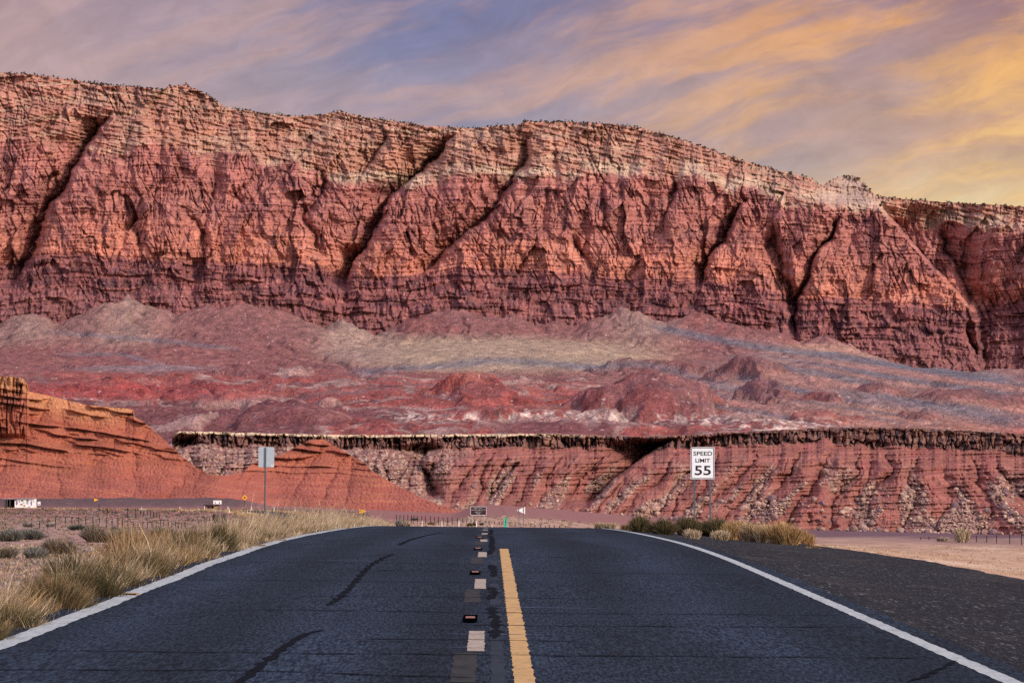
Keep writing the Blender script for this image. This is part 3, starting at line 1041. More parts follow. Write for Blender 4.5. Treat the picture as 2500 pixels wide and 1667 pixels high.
def build_talus():
    x = np.arange(-270, 2775, 2.0)
    D = np.concatenate([np.linspace(1640, 3300, 620), np.linspace(3304, 3965, 300)])
    DD, XP = np.meshgrid(D, x, indexing='ij')
    X = azim(XP) * DD
    zb = 26 + (DD - 1650) * .0595
    zb = zb - 24 * sstep(1850, 2400, XP) * sstep(2300, 3700, DD)
    Z = zb.copy()
    kindm = {'red': np.zeros_like(Z), 'pale': np.zeros_like(Z), 'mauve': np.zeros_like(Z)}
    wx = X + 30 * fbm(X / 70, DD / 70, 4, 110)
    wd = DD + 45 * fbm(X / 70 + 40, DD / 70, 4, 111)
    bump = np.zeros_like(Z)
    rill = np.abs(perlin((wx + .4 * wd) / 34, wd / 120, 112)) + .6 * np.abs(perlin((wx - .5 * wd) / 15, wd / 60, 113))
    for cx, yt, yb, hw, kind in HILLS:
        k = 2500.0 / 2352.0
        cx, yt, yb, hw = cx * k, yt * k, yb * k, hw * k
        Dh = 615395.0 / (496.8 - (HOR - yb))
        h = (yb - yt) / F * Dh * 1.15
        r_x = hw / F * Dh
        r_d = max(h * 2.0, r_x * .7)
        Dc = Dh + r_d * .55
        ex, ed = (wx - azim(cx) * Dc) / r_x, (wd - Dc) / r_d
        r = np.hypot(ex, ed)
        th = np.arctan2(ed, ex)
        spur = perlin(th * 1.5 + cx, r * .7, 180) + .35 * perlin(th * 3.3 + cx, r * 1.1, 181)
        r = r * (1 + .6 * spur * np.clip(2 * r, 0, 1)) + .10 * np.abs(perlin(wx / 30, wd / 40, 186))
        f = np.clip(1 - r, 0, 1)
        f = 1.12 * f / (f * .6 + .52)
        hh = .80 * h * f * (1 - .34 * (rill - .3) * np.clip(2.4 * r, 0, 1))
        kindm[kind] = np.where(hh > bump, np.clip(3 * f, 0, 1), kindm[kind] * (1 - np.clip(3 * f, 0, 1) * (hh > bump)))
        for other in kindm:
            if other != kind:
                kindm[other] = kindm[other] * (1 - np.clip(3 * f, 0, 1) * (hh > bump))
        bump = np.maximum(bump, hh)
    # ridged badlands with colour bands that follow height
    rw = wx + 22 * fbm(X / 40, DD / 40, 2, 220)
    rg = (1 - np.abs(perlin(rw / 190, wd / 210, 221))) ** 1.8 + .42 * (1 - np.abs(perlin((rw + .5 * wd) / 85, wd / 120, 222))) ** 1.8 + .10 * (1 - np.abs(perlin((rw - .4 * wd) / 26, wd / 60, 223))) ** 2
    bad = sstep(2950, 2600, DD + 120 * fbm(X / 160, DD / 200, 3, 224) + np.where(XP > 1900, 300 * sstep(1900, 2350, XP), 0))
    edge_in = sstep(1660, 1860, DD)
    bump = (.85 * bump + bad * 8 * np.clip(rg - .55, -.3, 2)) * edge_in
    # broad smooth fan of debris
    fan = np.clip(1 - np.hypot((X - azim(1225) * 3320) / (395 / F * 3320 * 1.1), (DD - 3330) / 420), 0, 1)
    fan = np.sqrt(fan) * 22
    fan2 = np.clip(1 - np.hypot((X - azim(2150) * 3000) / (560 / F * 3000), (DD - 3050 + .6 * (X - azim(2150) * 3000)) / 430), 0, 1)
    fan2 = np.sqrt(fan2) * 12
    Z = Z + np.maximum(np.maximum(fan, fan2), bump)
    # talus cones leaning against the cliff foot: true cones of debris, concave towards their toes
    apex = [(-90, 735, .95), (75, 708, .9), (175, 742, .9), (290, 677, 1.0), (385, 728, .8), (470, 708, .7), (560, 698, .62), (640, 716, .66), (715, 752, .8), (775, 736, .9), (865, 772, .8),
            (930, 742, .8), (1010, 722, .7), (1060, 712, .7), (1180, 726, .62), (1270, 730, .62), (1350, 736, .7), (1430, 700, .9), (1520, 740, .8), (1600, 710, .8), (1690, 745, .8), (1790, 792, .8),
            (1900, 756, .9), (1990, 792, .8), (2110, 826, .9), (2230, 850, .9), (2400, 846, .8), (2560, 850, .8)]
    z38 = 26 + (3880 - 1650) * .0595
    cone = np.zeros_like(Z)
    cx2 = X + 13 * fbm(X / 60, DD / 60, 3, 114) + 5 * fbm(X / 16, DD / 16, 2, 184)
    cd2 = DD + 22 * fbm(X / 60 + 9, DD / 60, 3, 185)
    for ax, ay, st in apex:
        st = st * .66
        k = 2500.0 / 2352.0
        H = (HOR - ay * k) / F * 3890 + EYE - z38
        a0 = azim(ax * k) * 3890
        dist = np.hypot(cx2 - a0, (cd2 - 3890) * .8)
        q = np.clip(1 - dist * .62 * st / max(H, 6) * .8, 0, 1.1)
        cone = np.maximum(cone, H * q ** 1.75)
    apr = np.clip(cone / 60, 0, 1)
    Z = Z + cone
    er = (rill - .45) * (3.6 + 3 * sstep(.02, .3, apr))
    Z = Z + er * .8 * (1 - .85 * np.clip(np.maximum(fan, fan2 * 1.5) / 8, 0, 1)) + 9 * fbm(X / 130, DD / 110, 4, 115) + 1.1 * fbm(X / 12, DD / 12, 3, 116)
    Z = Z - 3.0 * crackle((wx + .35 * wd) / 60, wd / 260, 262, .12) * sstep(-.1, .3, perlin(X / 120, DD / 200, 263)) * np.clip(1 - fan / 8, 0, 1)
    Y = HOR - F * (Z - EYE) / DD
    P = np.stack([X, DD, Z], -1)
    xd, yd = XP * .9408, Y * .9408              # place on the 2352 px view, for the map of rock kinds
    n1 = fbm(X / 190, DD / 420, 4, 117)
    n2 = fbm(X / 30, DD / 60, 5, 118, .65)
    nx, ny = xd + 26 * n1 + 10 * n2, yd + 9 * n1 + 5 * n2
    c = np.ones(Z.shape + (3,)) * np.array([.25, .108, .102])
    c = mixc(c, sstep(-.1, .5, n1) * .75, (.185, .085, .09))
    c = mixc(c, sstep(.1, .5, n2) * .5, (.31, .17, .145))
    c = mixc(c, sstep(0, .35, apr) * .6, (.225, .118, .115))
    c = mixc(c, sstep(.1, .5, apr) * sstep(0, .4, n2 + n1) * .6, (.27, .10, .09))
    bh = rg * .42 + .55 * n1 + .10 * n2 + .0012 * (X + 90) + .0006 * (DD - 2300)
    def bnd(a, b, w=.03):
        return sstep(a - w, a + w, bh) * (1 - sstep(b - w, b + w, bh))
    for a_, b_, k_, col_ in ((-.9, .12, .8, (.165, .068, .072)), (.12, .19, .75, (.34, .24, .215)), (.19, .42, .8, (.275, .080, .070)), (.42, .50, .7, (.20, .12, .125)),
                             (.50, .62, .7, (.33, .105, .088)), (.62, .68, .75, (.36, .26, .23)), (.68, .86, .7, (.22, .085, .08)), (.86, 1.5, .6, (.29, .16, .14))):
        c = mixc(c, bad * bnd(a_, b_) * k_, col_)
    for cx in (60, 290, 800, 1470, 2060):
        c = mixc(c, np.exp(-((nx - cx) / 90) ** 2) * sstep(0.02, .3, apr) * .75, (.30, .215, .18))
    def reg(cx, cy, rx_, ry_, soft=.35):
        return 1 - sstep(1 - soft, 1 + soft, np.hypot((nx - cx) / rx_, (ny - cy) / ry_))
    c = mixc(c, reg(1150, 815, 370, 42) * .95, (.37, .285, .205))
    c = mixc(c, reg(830, 790, 90, 45) * .8, (.33, .24, .195))
    c = mixc(c, reg(2000, 800, 60, 60) * .4, (.40, .24, .19))
    c = mixc(c, reg(1880, 812, 120, 26) * .8, (.40, .25, .175))
    c = mixc(c, reg(2010, 815, 150, 22) * .6, (.46, .31, .23))
    c = mixc(c, reg(2000, 880, 400, 90) * .75, (.29, .19, .17))
    c = mixc(c, reg(2100, 960, 300, 40) * .6, (.36, .21, .16))
    band = perlin(nx / 420, (ny - .17 * nx) / 15, 119)
    c = mixc(c, reg(2000, 890, 420, 110) * sstep(.05, .35, band) * .8, (.165, .15, .17))
    c = mixc(c, reg(2000, 890, 420, 110) * sstep(.1, .4, -band) * .5, (.42, .22, .18))
    c = mixc(c, kindm['red'] * .6, (.28, .075, .064))
    c = mixc(c, kindm['red'] * sstep(.1, .5, n2) * .6, (.22, .08, .078))
    c = mixc(c, kindm['mauve'] * .6, (.17, .066, .07))
    c = mixc(c, kindm['mauve'] * sstep(.05, .4, n2) * .5, (.28, .13, .12))
    c = mixc(c, kindm['pale'] * .65, (.36, .255, .23))
    c = mixc(c, reg(330, 900, 330, 16) * .75, (.31, .07, .068))
    c = mixc(c, reg(330, 845, 160, 8) * .6, (.22, .2, .22))
    def line(pts, w):
        a, b = zip(*pts)
        return np.exp(-((ny - np.interp(nx, a, b)) / w) ** 2) * sstep(a[0] - 20, a[0] + 60, nx) * (1 - sstep(a[-1] - 60, a[-1] + 20, nx))
    for pts, w, k in (([(790, 860), (960, 842), (1150, 826), (1300, 838), (1420, 850)], 9, .75), ([(1300, 842), (1480, 835), (1600, 858)], 8, .6),
                      ([(1480, 745), (1620, 775), (1800, 805), (2050, 838), (2352, 872)], 9, .8), ([(1720, 812), (1900, 840), (2100, 880)], 6, .6),
                      ([(100, 760), (230, 772), (400, 785), (560, 805)], 5, .6), ([(130, 815), (280, 815), (380, 838)], 5, .6),
                      ([(1500, 845), (1640, 875), (1760, 900)], 6, .5), ([(1900, 900), (2100, 930), (2352, 975)], 11, .7)):
        c = mixc(c, line(pts, w) * k, (.15, .155, .185))
    rub = np.maximum(line([(860, 950), (1000, 962), (1250, 950), (1500, 962), (1950, 972)], 11), line([(1640, 985), (1900, 982)], 8))
    c = mixc(c, rub * sstep(-.1, .2, fbm(X / 6, DD / 10, 3, 120)) * .95, (.62, .52, .45))
    c = mixc(c, rub * sstep(.1, .3, -fbm(X / 7, DD / 7, 3, 120)) * .7, (.13, .085, .09))
    gl = crackle((wx + .35 * wd) / 60, wd / 260, 262, .10) * sstep(-.1, .3, perlin(X / 120, DD / 200, 263))
    c = mixc(c, gl * .45 * np.clip(1 - fan / 8, 0, 1), (.12, .06, .065))
    grain = RNG.normal(0, 1, Z.shape)
    c = c * np.array([.90, .85, .83]) * (1 + .05 * grain)[..., None].clip(.45, 1.6)
    dk = (RNG.random(Z.shape) < .006 + .012 * sstep(0, .5, fbm(X / 40, DD / 60, 3, 194))) & (reg(1150, 815, 340, 38) < .9)
    c = np.where(dk[..., None], c * .42, c)
    lt = RNG.random(Z.shape) < .003
    c = np.where(lt[..., None], c * .4 + np.array([.30, .22, .19]), c)
    o = link('talus_hills', grid_mesh('talus_hills', P, c), M['talus'])
    tag(o, kind='structure')
    return P, Y, XP


TP, TY, TXP = build_talus()

# ------------------------------------------------------------------ the low flat-topped mesa
mr_x, mr_y = D2S([(395, 1004), (402, 996), (415, 990), (560, 994), (800, 999), (1000, 998), (1250, 996), (1470, 1003), (1560, 1000), (1700, 992), (1900, 982), (2000, 981),
                  (2120, 984), (2352, 996), (2640, 1012)])
mb_x, mb_y = D2S([(395, 1180), (1000, 1180), (1200, 1190), (1400, 1198), (1600, 1205), (1800, 1222), (2000, 1232), (2352, 1242), (2640, 1246)])


def build_mesa():
    x = np.arange(420, 2800, 1.15)
    rim = np.interp(x, mr_x, mr_y) + 1.6 * fbm(x / 16, x * 0, 3, 130) + 1.5 * (voronoi(x / 18, x * 0, 131)[2] - .5)
    base = np.interp(x, mb_x, mb_y)
    nr = 330
    v = np.linspace(0, 1, nr)[:, None]
    y = base + (rim - base) * v
    x2 = np.repeat(x[None], nr, 0)
    dn = y - rim                                   # pixels below the rim
    caph = 33 + 14 * fbm(x / 60, x * 0, 4, 132) + 14 * sstep(1950, 2150, x)
    caph = np.maximum(caph, 9)
    cap = 1 - sstep(-3, 3, dn - caph)
    # metres back from the foot
    slope_len = np.maximum(base - rim - caph, 20)
    dep = 62 * np.clip((base - y) / slope_len, 0, 1) ** 1.1 + 5 * np.clip((caph - dn) / caph, 0, 1)
    low = np.clip((dn - caph) / slope_len, 0, 1)
    k = np.interp(x, [900, 1500, 1900, 2250, 2600], [.35, .75, .6, 0.0, -.7])
    # gullies run down the slope, leaning one way on each flank
    wr = 26 * fbm(x2 / 80, y / 70, 4, 133)
    g1 = np.abs(perlin((x2 + k * (y - rim) + wr) / 62, y / 400, 134))
    g2 = np.abs(perlin((x2 + k * (y - rim) + wr) / 26, y / 200, 135))
    g3 = np.abs(perlin((x2 + k * (y - rim) + wr * .5) / 11, y / 90, 136))
    amt = sstep(0, .25, low) * (1 - cap)
    dep = dep - amt * (17 * np.sqrt(g1 + .003) + 4.5 * np.sqrt(g2 + .006) * sstep(-.3, .3, perlin(x2 / 90, y / 90, 195)) + 1.4 * np.sqrt(g3 + .02)) * (1 - .35 * low)
    dep = dep - .55 * np.tanh(3 * perlin(x2 / 130, (y + .04 * x2) / 7, 137)) * (1 - cap) * (1 - .6 * low) * 2.6
    # columns of the cap
    b = np.abs(perlin(x2 / 21 + .3 * fbm(x2 / 20, y / 20, 2, 138), y / 120, 139))
    f1, f2, cid = voronoi((x2 + 16 * fbm(x2 / 35, y / 35, 3, 189)) / np.interp(x2, [400, 1400, 1800, 2800], [19, 17, 13, 22]), (y + 9 * fbm(x2 / 30, y / 20, 3, 190)) / 17, 140)
    dep = dep + cap * ((cid - .5) * 1.2 - 3.0 * np.sqrt(b + .03) * sstep(-.2, .4, fbm(x2 / 60, y / 60, 2, 244))) + cap * 4 * crackle((x2 + 7 * fbm(x2 / 20, y / 20, 2, 191)) / 17, y / 60, 141, .12)
    dep = dep + cap * .9 * np.tanh(3 * perlin(x2 / 70, (dn + 6 * fbm(x2 / 25, y / 25, 2, 142)) / 9, 142))
    und = sstep(5, 8, dn + 2 * fbm(x2 / 14, y * 0, 2, 242)) * cap * sstep(-.35, .1, fbm(x2 / 45, dn / 40, 3, 243))
    und = und * (.35 + .65 * sstep(-.15, .25, perlin(x2 / 8.5, dn / 60, 260)))
    dep = dep + 5.5 * und * (1 - .55 * sstep(1850, 2050, x2))
    # tumbled blocks
    rub_n = fbm((x2 + k * (y - rim)) / 55, y / 110, 3, 143)
    rub = np.clip(sstep(-.05, .3, rub_n) * (1 - cap) * sstep(.05, .5, low) + (1 - sstep(1050, 1250, x2 + .8 * (y - 1060))) * (1 - cap) * .9, 0, 1)
    f1, f2, cid2 = voronoi(x2 / 5.5, y / 4.2, 144)
    dep = dep - rub * 2.2 * np.clip(.7 - f1, 0, 1) * (.4 + cid2) + .5 * fbm(x2 / 5, y / 5, 3, 145)
    # side canyons
    shade = np.zeros_like(y)
    for pts, A, wl, wrr in (([(1545, 1010), (1500, 1030), (1460, 1060), (1400, 1105), (1375, 1135), (1350, 1160)], 46, 70, 4),
                            ([(985, 1020), (965, 1060), (990, 1110), (1000, 1150)], 26, 40, 18), ([(1190, 1060), (1150, 1110), (1120, 1150)], 14, 20, 5),
                            ([(452, 1000), (425, 1025), (400, 1040)], 20, 30, 5)):
        gx, gy = D2S(pts)
        d = x2 - np.interp(y, gy, gx) + 4 * fbm(x2 / 18, y / 18, 3, 146)
        win = sstep(gy[0] - 6, gy[0] + 15, y) * (1 - sstep(gy[-1] - 20, gy[-1] + 10, y))
        cut = np.where(d < 0, np.exp(np.minimum(d, 0) / wl), np.exp(-np.maximum(d, 0) / wrr))
        dep = dep + A * win * cut
    D = 1265 + dep + 30 * np.cos((x2 - 1900) / 600)
    rx, rz = ray(x2, y)
    P = np.stack([rx * D, D, EYE + rz * D], -1)
    n1 = fbm(x2 / 70, y / 40, 4, 147)
    n2 = fbm(x2 / 200, (y + .04 * x2) / 6, 4, 148)
    c = np.ones(y.shape + (3,)) * np.array([.25, .102, .081])
    c = mixc(c, sstep(0, .5, n1) * .6, (.31, .105, .09))
    c = mixc(c, sstep(.1, .5, n2) * .5, (.345, .145, .112))
    c = mixc(c, sstep(.1, .4, -n2) * .55, (.21, .072, .068))
    c = mixc(c, rub * .55, (.25, .155, .125))
    c = mixc(c, rub * sstep(.5, .85, cid2) * .75, (.44, .33, .25))
    c = mixc(c, rub * sstep(.3, .1, cid2) * .6, (.12, .075, .08))
    cc = np.ones(y.shape + (3,)) * np.array([.175, .082, .066])
    cc = mixc(cc, sstep(-.1, .5, fbm(x2 / 30, y / 9, 3, 192)) * .6, (.27, .15, .105))
    cc = mixc(cc, sstep(.5, .9, cid) * .25, (.36, .22, .15))
    cc = mixc(cc, crackle((x2 + 9 * fbm(x2 / 20, y / 20, 2, 196)) / 15, y / 70, 197, .2) * .6, (.05, .035, .04))
    cc = mixc(cc, sstep(.05, .4, fbm(x2 / 14, y / 30, 3, 149)) * .85, (.05, .038, .045))
    cc = mixc(cc, sstep(10, 2, dn + 3 * n1) * sstep(1500, 1300, x2) * .85, (.62, .49, .33))
    c = c * (1 - cap[..., None]) + cc * cap[..., None]
    top = P[-1]
    rows, crow = [P], [c]
    for bk, up in ((3, .1), (12, .2), (60, .6), (200, 1.0), (330, 1.2), (420, -10)):
        t = top.copy()
        t[:, 1] += bk
        t[:, 0] *= t[:, 1] / top[:, 1]
        t[:, 2] += up
        rows.append(t[None])
        crow.append(np.ones((1, len(x), 3)) * (np.array([.55, .42, .28]) if bk < 50 else np.array([.36, .22, .18])))
    # a skirt under the foot
    ft = P[0].copy()
    ft[:, 1] -= 6
    ft[:, 2] -= 6
    rows.insert(0, ft[None])
    crow.insert(0, c[:1])
    for q in range(len(crow)):
        crow[q] = crow[q] * (1 + .15 * RNG.normal(0, 1, crow[q].shape[:2]))[..., None].clip(.5, 1.6)
    o = link('mesa', grid_mesh('mesa', np.concatenate(rows), np.concatenate(crow)), M['mesa'])
    tag(o, kind='structure')
    return x2, y, P, rub, dn


MX, MY, MP, MRUB, MDN = build_mesa()

# ------------------------------------------------------------------ red hills in front of it
rh_x, rh_y = D2S([(-260, 850), (-60, 862), (0, 865), (22, 864), (52, 868), (60, 878), (62, 898), (110, 908), (200, 930), (290, 938), (304, 940), (308, 956), (326, 966),
                  (350, 986), (380, 1012), (420, 1050), (450, 1072), (482, 1090), (520, 1092), (556, 1084), (580, 1066), (640, 1046), (688, 1022),
                  (715, 1009), (745, 1009), (790, 1036), (842, 1066), (850, 1078), (900, 1108), (960, 1138), (1010, 1160), (1080, 1178), (1160, 1192)])


def build_red():
    x = np.arange(-250, 1225, 1.0)
    rim = np.interp(x, rh_x, rh_y) + 1.0 * fbm(x / 12, x * 0, 3, 160)
    base = np.interp(x, [-250, 300, 700, 1000, 1150, 1225], [1252, 1252, 1258, 1262, 1266, 1270])
    rim = np.minimum(rim, base - 2)
    nr = 360
    v = np.linspace(0, 1, nr)[:, None]
    y = base + (rim - base) * v
    x2 = np.repeat(x[None], nr, 0)
    h = base - y
    dep = h * .145 * np.interp(h, [0, 60, 160, 320], [1.9, 1.75, 1.4, 1.2])
    tower = sstep(74, 56, x2 + 2 * fbm(y / 9, y * 0, 2, 161)) * sstep(1075, 1055, y)
    cap2 = np.exp(-((x2 - 300) / 32) ** 2) * sstep(20, 8, y - rim)
    dep = dep - tower * (8 + (1060 - y) * .10)
    # beds dip gently to the right on the long hill and lie level on the pyramid
    dip = np.where(x2 < 560, y - .115 * x2 - .00007 * x2 ** 2, y - .05 * (x2 - 560) - .115 * 560 - 22)
    dip = dip + 4 * fbm(x2 / 120, y / 60, 3, 162)
    t = dip / 19.0 + .35 * perlin(x2 / 160, dip / 40, 163)
    saw = t % 1.0
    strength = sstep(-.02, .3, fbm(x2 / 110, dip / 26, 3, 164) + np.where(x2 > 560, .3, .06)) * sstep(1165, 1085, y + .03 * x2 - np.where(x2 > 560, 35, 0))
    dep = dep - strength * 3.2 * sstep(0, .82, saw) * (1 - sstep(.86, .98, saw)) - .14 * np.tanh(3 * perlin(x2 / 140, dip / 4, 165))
    gul = np.abs(perlin((x2 + .5 * y + 14 * fbm(x2 / 40, y / 40, 2, 166)) / 75, y / 260, 167))
    dep = dep - 3.6 * np.sqrt(gul + .01) * sstep(0, 60, h)
    dep = dep + 2.2 * tower * np.abs(perlin(x2 / 9, y / 60, 168)) + tower * 2.5 * crackle(x2 / 16, y / 80, 169, .2)
    dep = dep + .5 * fbm(x2 / 7, y / 7, 3, 170)
    D = 1165 + dep + 20 * sstep(500, 700, x2)
    rx, rz = ray(x2, y)
    P = np.stack([rx * D, D, EYE + rz * D], -1)
    n1 = fbm(x2 / 70, y / 30, 4, 171)
    n2 = fbm(x2 / 260, dip / 7, 4, 172)
    c = np.ones(y.shape + (3,)) * np.array([.315, .102, .06])
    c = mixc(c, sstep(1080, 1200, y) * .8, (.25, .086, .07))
    c = mixc(c, sstep(.1, .5, n2) * .5, (.36, .135, .074))
    c = mixc(c, sstep(.1, .45, -n2) * .5, (.28, .075, .05))
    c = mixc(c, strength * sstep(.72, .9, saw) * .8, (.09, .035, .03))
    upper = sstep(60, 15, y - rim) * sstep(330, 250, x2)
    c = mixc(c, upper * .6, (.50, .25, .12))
    c = mixc(c, np.maximum(tower * sstep(960, 930, y), cap2) * .7, (.45, .23, .10))
    c = mixc(c, tower * sstep(.1, .45, fbm(x2 / 7, y / 40, 3, 173)) * .7, (.10, .05, .045))
    c = mixc(c, sstep(.3, .6, n1) * .3, (.25, .09, .07))
    top = P[-1]
    rows, crow = [P], [c]
    for bk, down in ((4, .5), (14, 5), (40, 22), (90, 60)):
        q = top.copy()
        q[:, 1] += bk
        q[:, 2] -= down
        rows.append(q[None])
        crow.append(c[-1:])
    crow[0] = crow[0] * (1 + .10 * RNG.normal(0, 1, y.shape))[..., None].clip(.5, 1.5)
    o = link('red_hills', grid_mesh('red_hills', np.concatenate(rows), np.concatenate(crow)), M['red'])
    tag(o, kind='structure')


build_red()
#@@OBJECTS@@
# ------------------------------------------------------------------ blades, twigs and shrubs
def blades(base, h, lean, w, col, seg=3, droop=1.8, seed=0):
    """ribbons rising from base points; lean is the tip's sideways shift in heights"""
    r = np.random.default_rng(seed)
    n = len(base)
    yaw = r.uniform(0, 2 * math.pi, n)
    wx, wy = np.cos(yaw), np.sin(yaw)
    k = np.linspace(0, 1, seg + 1)
    P = np.zeros((n, seg + 1, 2, 3))
    for i, t in enumerate(k):
        cx = base[:, 0] + lean[:, 0] * h * t ** droop
        cy = base[:, 1] + lean[:, 1] * h * t ** droop
        cz = base[:, 2] + h * t * (1 - .12 * t)
        ww = w * (1 - .85 * t ** 1.5) / 2
        for sgn, q in ((-1, 0), (1, 1)):
            P[:, i, q, 0] = cx + sgn * wx * ww
            P[:, i, q, 1] = cy + sgn * wy * ww
            P[:, i, q, 2] = cz
    idx = np.arange(n * (seg + 1) * 2).reshape(n, seg + 1, 2)
    f = np.stack([idx[:, :-1, 0], idx[:, :-1, 1], idx[:, 1:, 1], idx[:, 1:, 0]], -1).reshape(-1, 4)
    c = np.repeat(col[:, None, :], (seg + 1) * 2, 1)
    return P.reshape(-1, 3), f, c.reshape(-1, 3)


def pick_cols(n, pal, seed, jitter=.18):
    r = np.random.default_rng(seed)
    pal = np.array(pal)
    c = pal[r.integers(0, len(pal), n)]
    return c * r.uniform(1 - jitter, 1 + jitter, (n, 1))


STRAW = [(.46, .35, .22), (.40, .29, .17), (.56, .46, .32), (.29, .20, .11), (.40, .32, .22)]
GOLD = [(.40, .245, .10), (.33, .19, .075), (.48, .33, .16), (.25, .14, .06), (.44, .30, .15)]
OLIVE = [(.085, .075, .032), (.06, .055, .03), (.12, .095, .04), (.15, .10, .045), (.05, .05, .03)]
SAGE = [(.17, .165, .14), (.11, .115, .10), (.24, .22, .19), (.08, .085, .075), (.30, .26, .22)]
GREEN = [(.085, .10, .075), (.06, .075, .06), (.12, .125, .10)]
BROWN = [(.24, .15, .07), (.17, .11, .06), (.32, .21, .10), (.12, .085, .05)]


def shrub_mesh(name, w, h, pal, n, bw, seed, upright=.5):
    """many fine twigs fanned out of a ragged crown"""
    r = np.random.default_rng(seed)
    m = 5
    cen = np.stack([r.uniform(-.30, .30, m) * w, r.uniform(-.25, .25, m) * w], -1)
    ch = r.uniform(.65, 1.0, m)
    which = r.integers(0, m, n)
    a = r.uniform(0, 2 * math.pi, n)
    q = r.uniform(0, 1, n) ** .6
    hh = h * ch[which] * r.uniform(.55, 1.08, n) * (1 - .45 * q ** 2 * (1 - upright))
    start = r.uniform(0, .55, n) * (r.random(n) < .6)
    rad = .26 * w * q
    bx = cen[which, 0] + np.cos(a) * rad * (.35 + .9 * start)
    by = cen[which, 1] + np.sin(a) * rad * (.35 + .9 * start)
    base = np.stack([bx, by, start * hh], -1)
    ln = (w * .34 * q / np.maximum(hh, .05)) * (1 - .5 * upright)
    lean = np.stack([np.cos(a) * ln + r.normal(0, .12, n), np.sin(a) * ln + r.normal(0, .12, n)], -1)
    col = pick_cols(n, pal, seed + 1)
    P, f, c = blades(base, hh * (1 - start), lean, r.uniform(.6, 1.3, n) * bw, col, 3, 1.3, seed + 2)
    return raw_mesh(name, P, f, c)


def shrub(name, label, cat, px, py, wpx, hpx, pal, n=900, upright=.5, group=None, seed=0):
    p = place(px, py)
    s = p.y / F
    me = shrub_mesh(name, wpx * s * 1.2, hpx * s * 1.35, pal, n, max(2.1 * s, .006), seed + int(px), upright)
    o = link(name, me, M['leaf'], None, (p.x, p.y, p.z - .02))
    o.rotation_euler[2] = (px * .37) % 6.28
    return tag(o, label, cat, group)


def far_top(px, py, D):
    return float(at(px, py, D).z)

# ------------------------------------------------------------------ road signs
def two_post_sign():
    D = 131.0
    s = D / F
    cx, top, bot = 1715.3, 1091.3, 1169.3
    g = on_ground(cx, D)
    root = empty('speed_limit_sign', g, 0.0)
    tag(root, 'white speed limit 55 sign on two dark posts above the right hand bushes', 'road sign')
    zc = far_top(cx, (top + bot) / 2, D) - g.z
    w, h = 57.6 * s, 78.2 * s
    pan = MB().prism([(x, z + zc) for x, z in rounded(w, h, .055)], -.004, .0).build('panel', M['sign_white'], root)
    mb = MB()
    o_, i_ = rounded(w - .035, h - .035, .045), rounded(w - .085, h - .085, .030)
    ring(mb, [(x, z + zc) for x, z in o_], [(x, z + zc) for x, z in i_], -.007)
    mb.build('border', M['sign_black'], root)
    def row(y0, y1, x0, x1, txt, bold):
        zc_ = far_top(cx, (y0 + y1) / 2, D) - g.z
        lettering(txt, (x1 - x0) * s, (y1 - y0) * s, M['sign_black'], root, (((x0 + x1) / 2 - cx) * s, -.008, zc_), bold, 'lettering')
    row(1101.7, 1111.9, 1692.6, 1739.0, 'SPEED', .018)
    row(1118.9, 1128.5, 1697.8, 1733.2, 'LIMIT', .02)
    row(1136.4, 1159.5, 1695.8, 1735.4, '55', .018)
    for px in (1695.4, 1733.6):
        x = (px - cx) * s
        MB().box((x, .045, (zc + h / 2 - .05 - .4) / 2), (.066, .05, zc + h / 2 - .05 + .4)).build('post', M['post'], root)
        for zz in (-h / 2 + .13, h / 2 - .13):
            MB().tube((x, -.012, zc + zz), (x, -.004, zc + zz), .012).build('bolt', M['steel'], root)


two_post_sign()


def sign_back():
    D = 134.0
    s = D / F
    cx = 650.8
    g = on_ground(648, D)
    root = empty('road_sign_back', g)
    tag(root, 'bare grey back of a road sign on one post above the left verge grass', 'road sign')
    zt, zb = far_top(cx, 1091, D) - g.z, far_top(cx, 1140, D) - g.z
    zc = (zt + zb) / 2
    off = cx * s - 648 * s
    w, h = 38.2 * s, zt - zb
    MB().prism([(x + off, z + zc) for x, z in rounded(w, h, .035)], .03, .034).build('panel', M['sign_back'], root)
    MB().tube((-.03, 0, -.5), (.012, 0, zt - .02), .030, .030, 10).build('post', M['post'], root)
    st = MB()
    st.box((off + w / 2 - .075, .026, zb + .065), (.10, .004, .085)).build('sticker', M['sign_white'], root)
    st2 = MB()
    st2.box((off + w / 2 - .075, .0225, zb + .078), (.06, .002, .02)).build('sticker_mark', M['sign_black'], root)
    for zz in (zt - .09, zb + .09):
        MB().tube((.005, -.04, zz), (.005, .03, zz), .014).build('bolt', M['steel'], root)


sign_back()


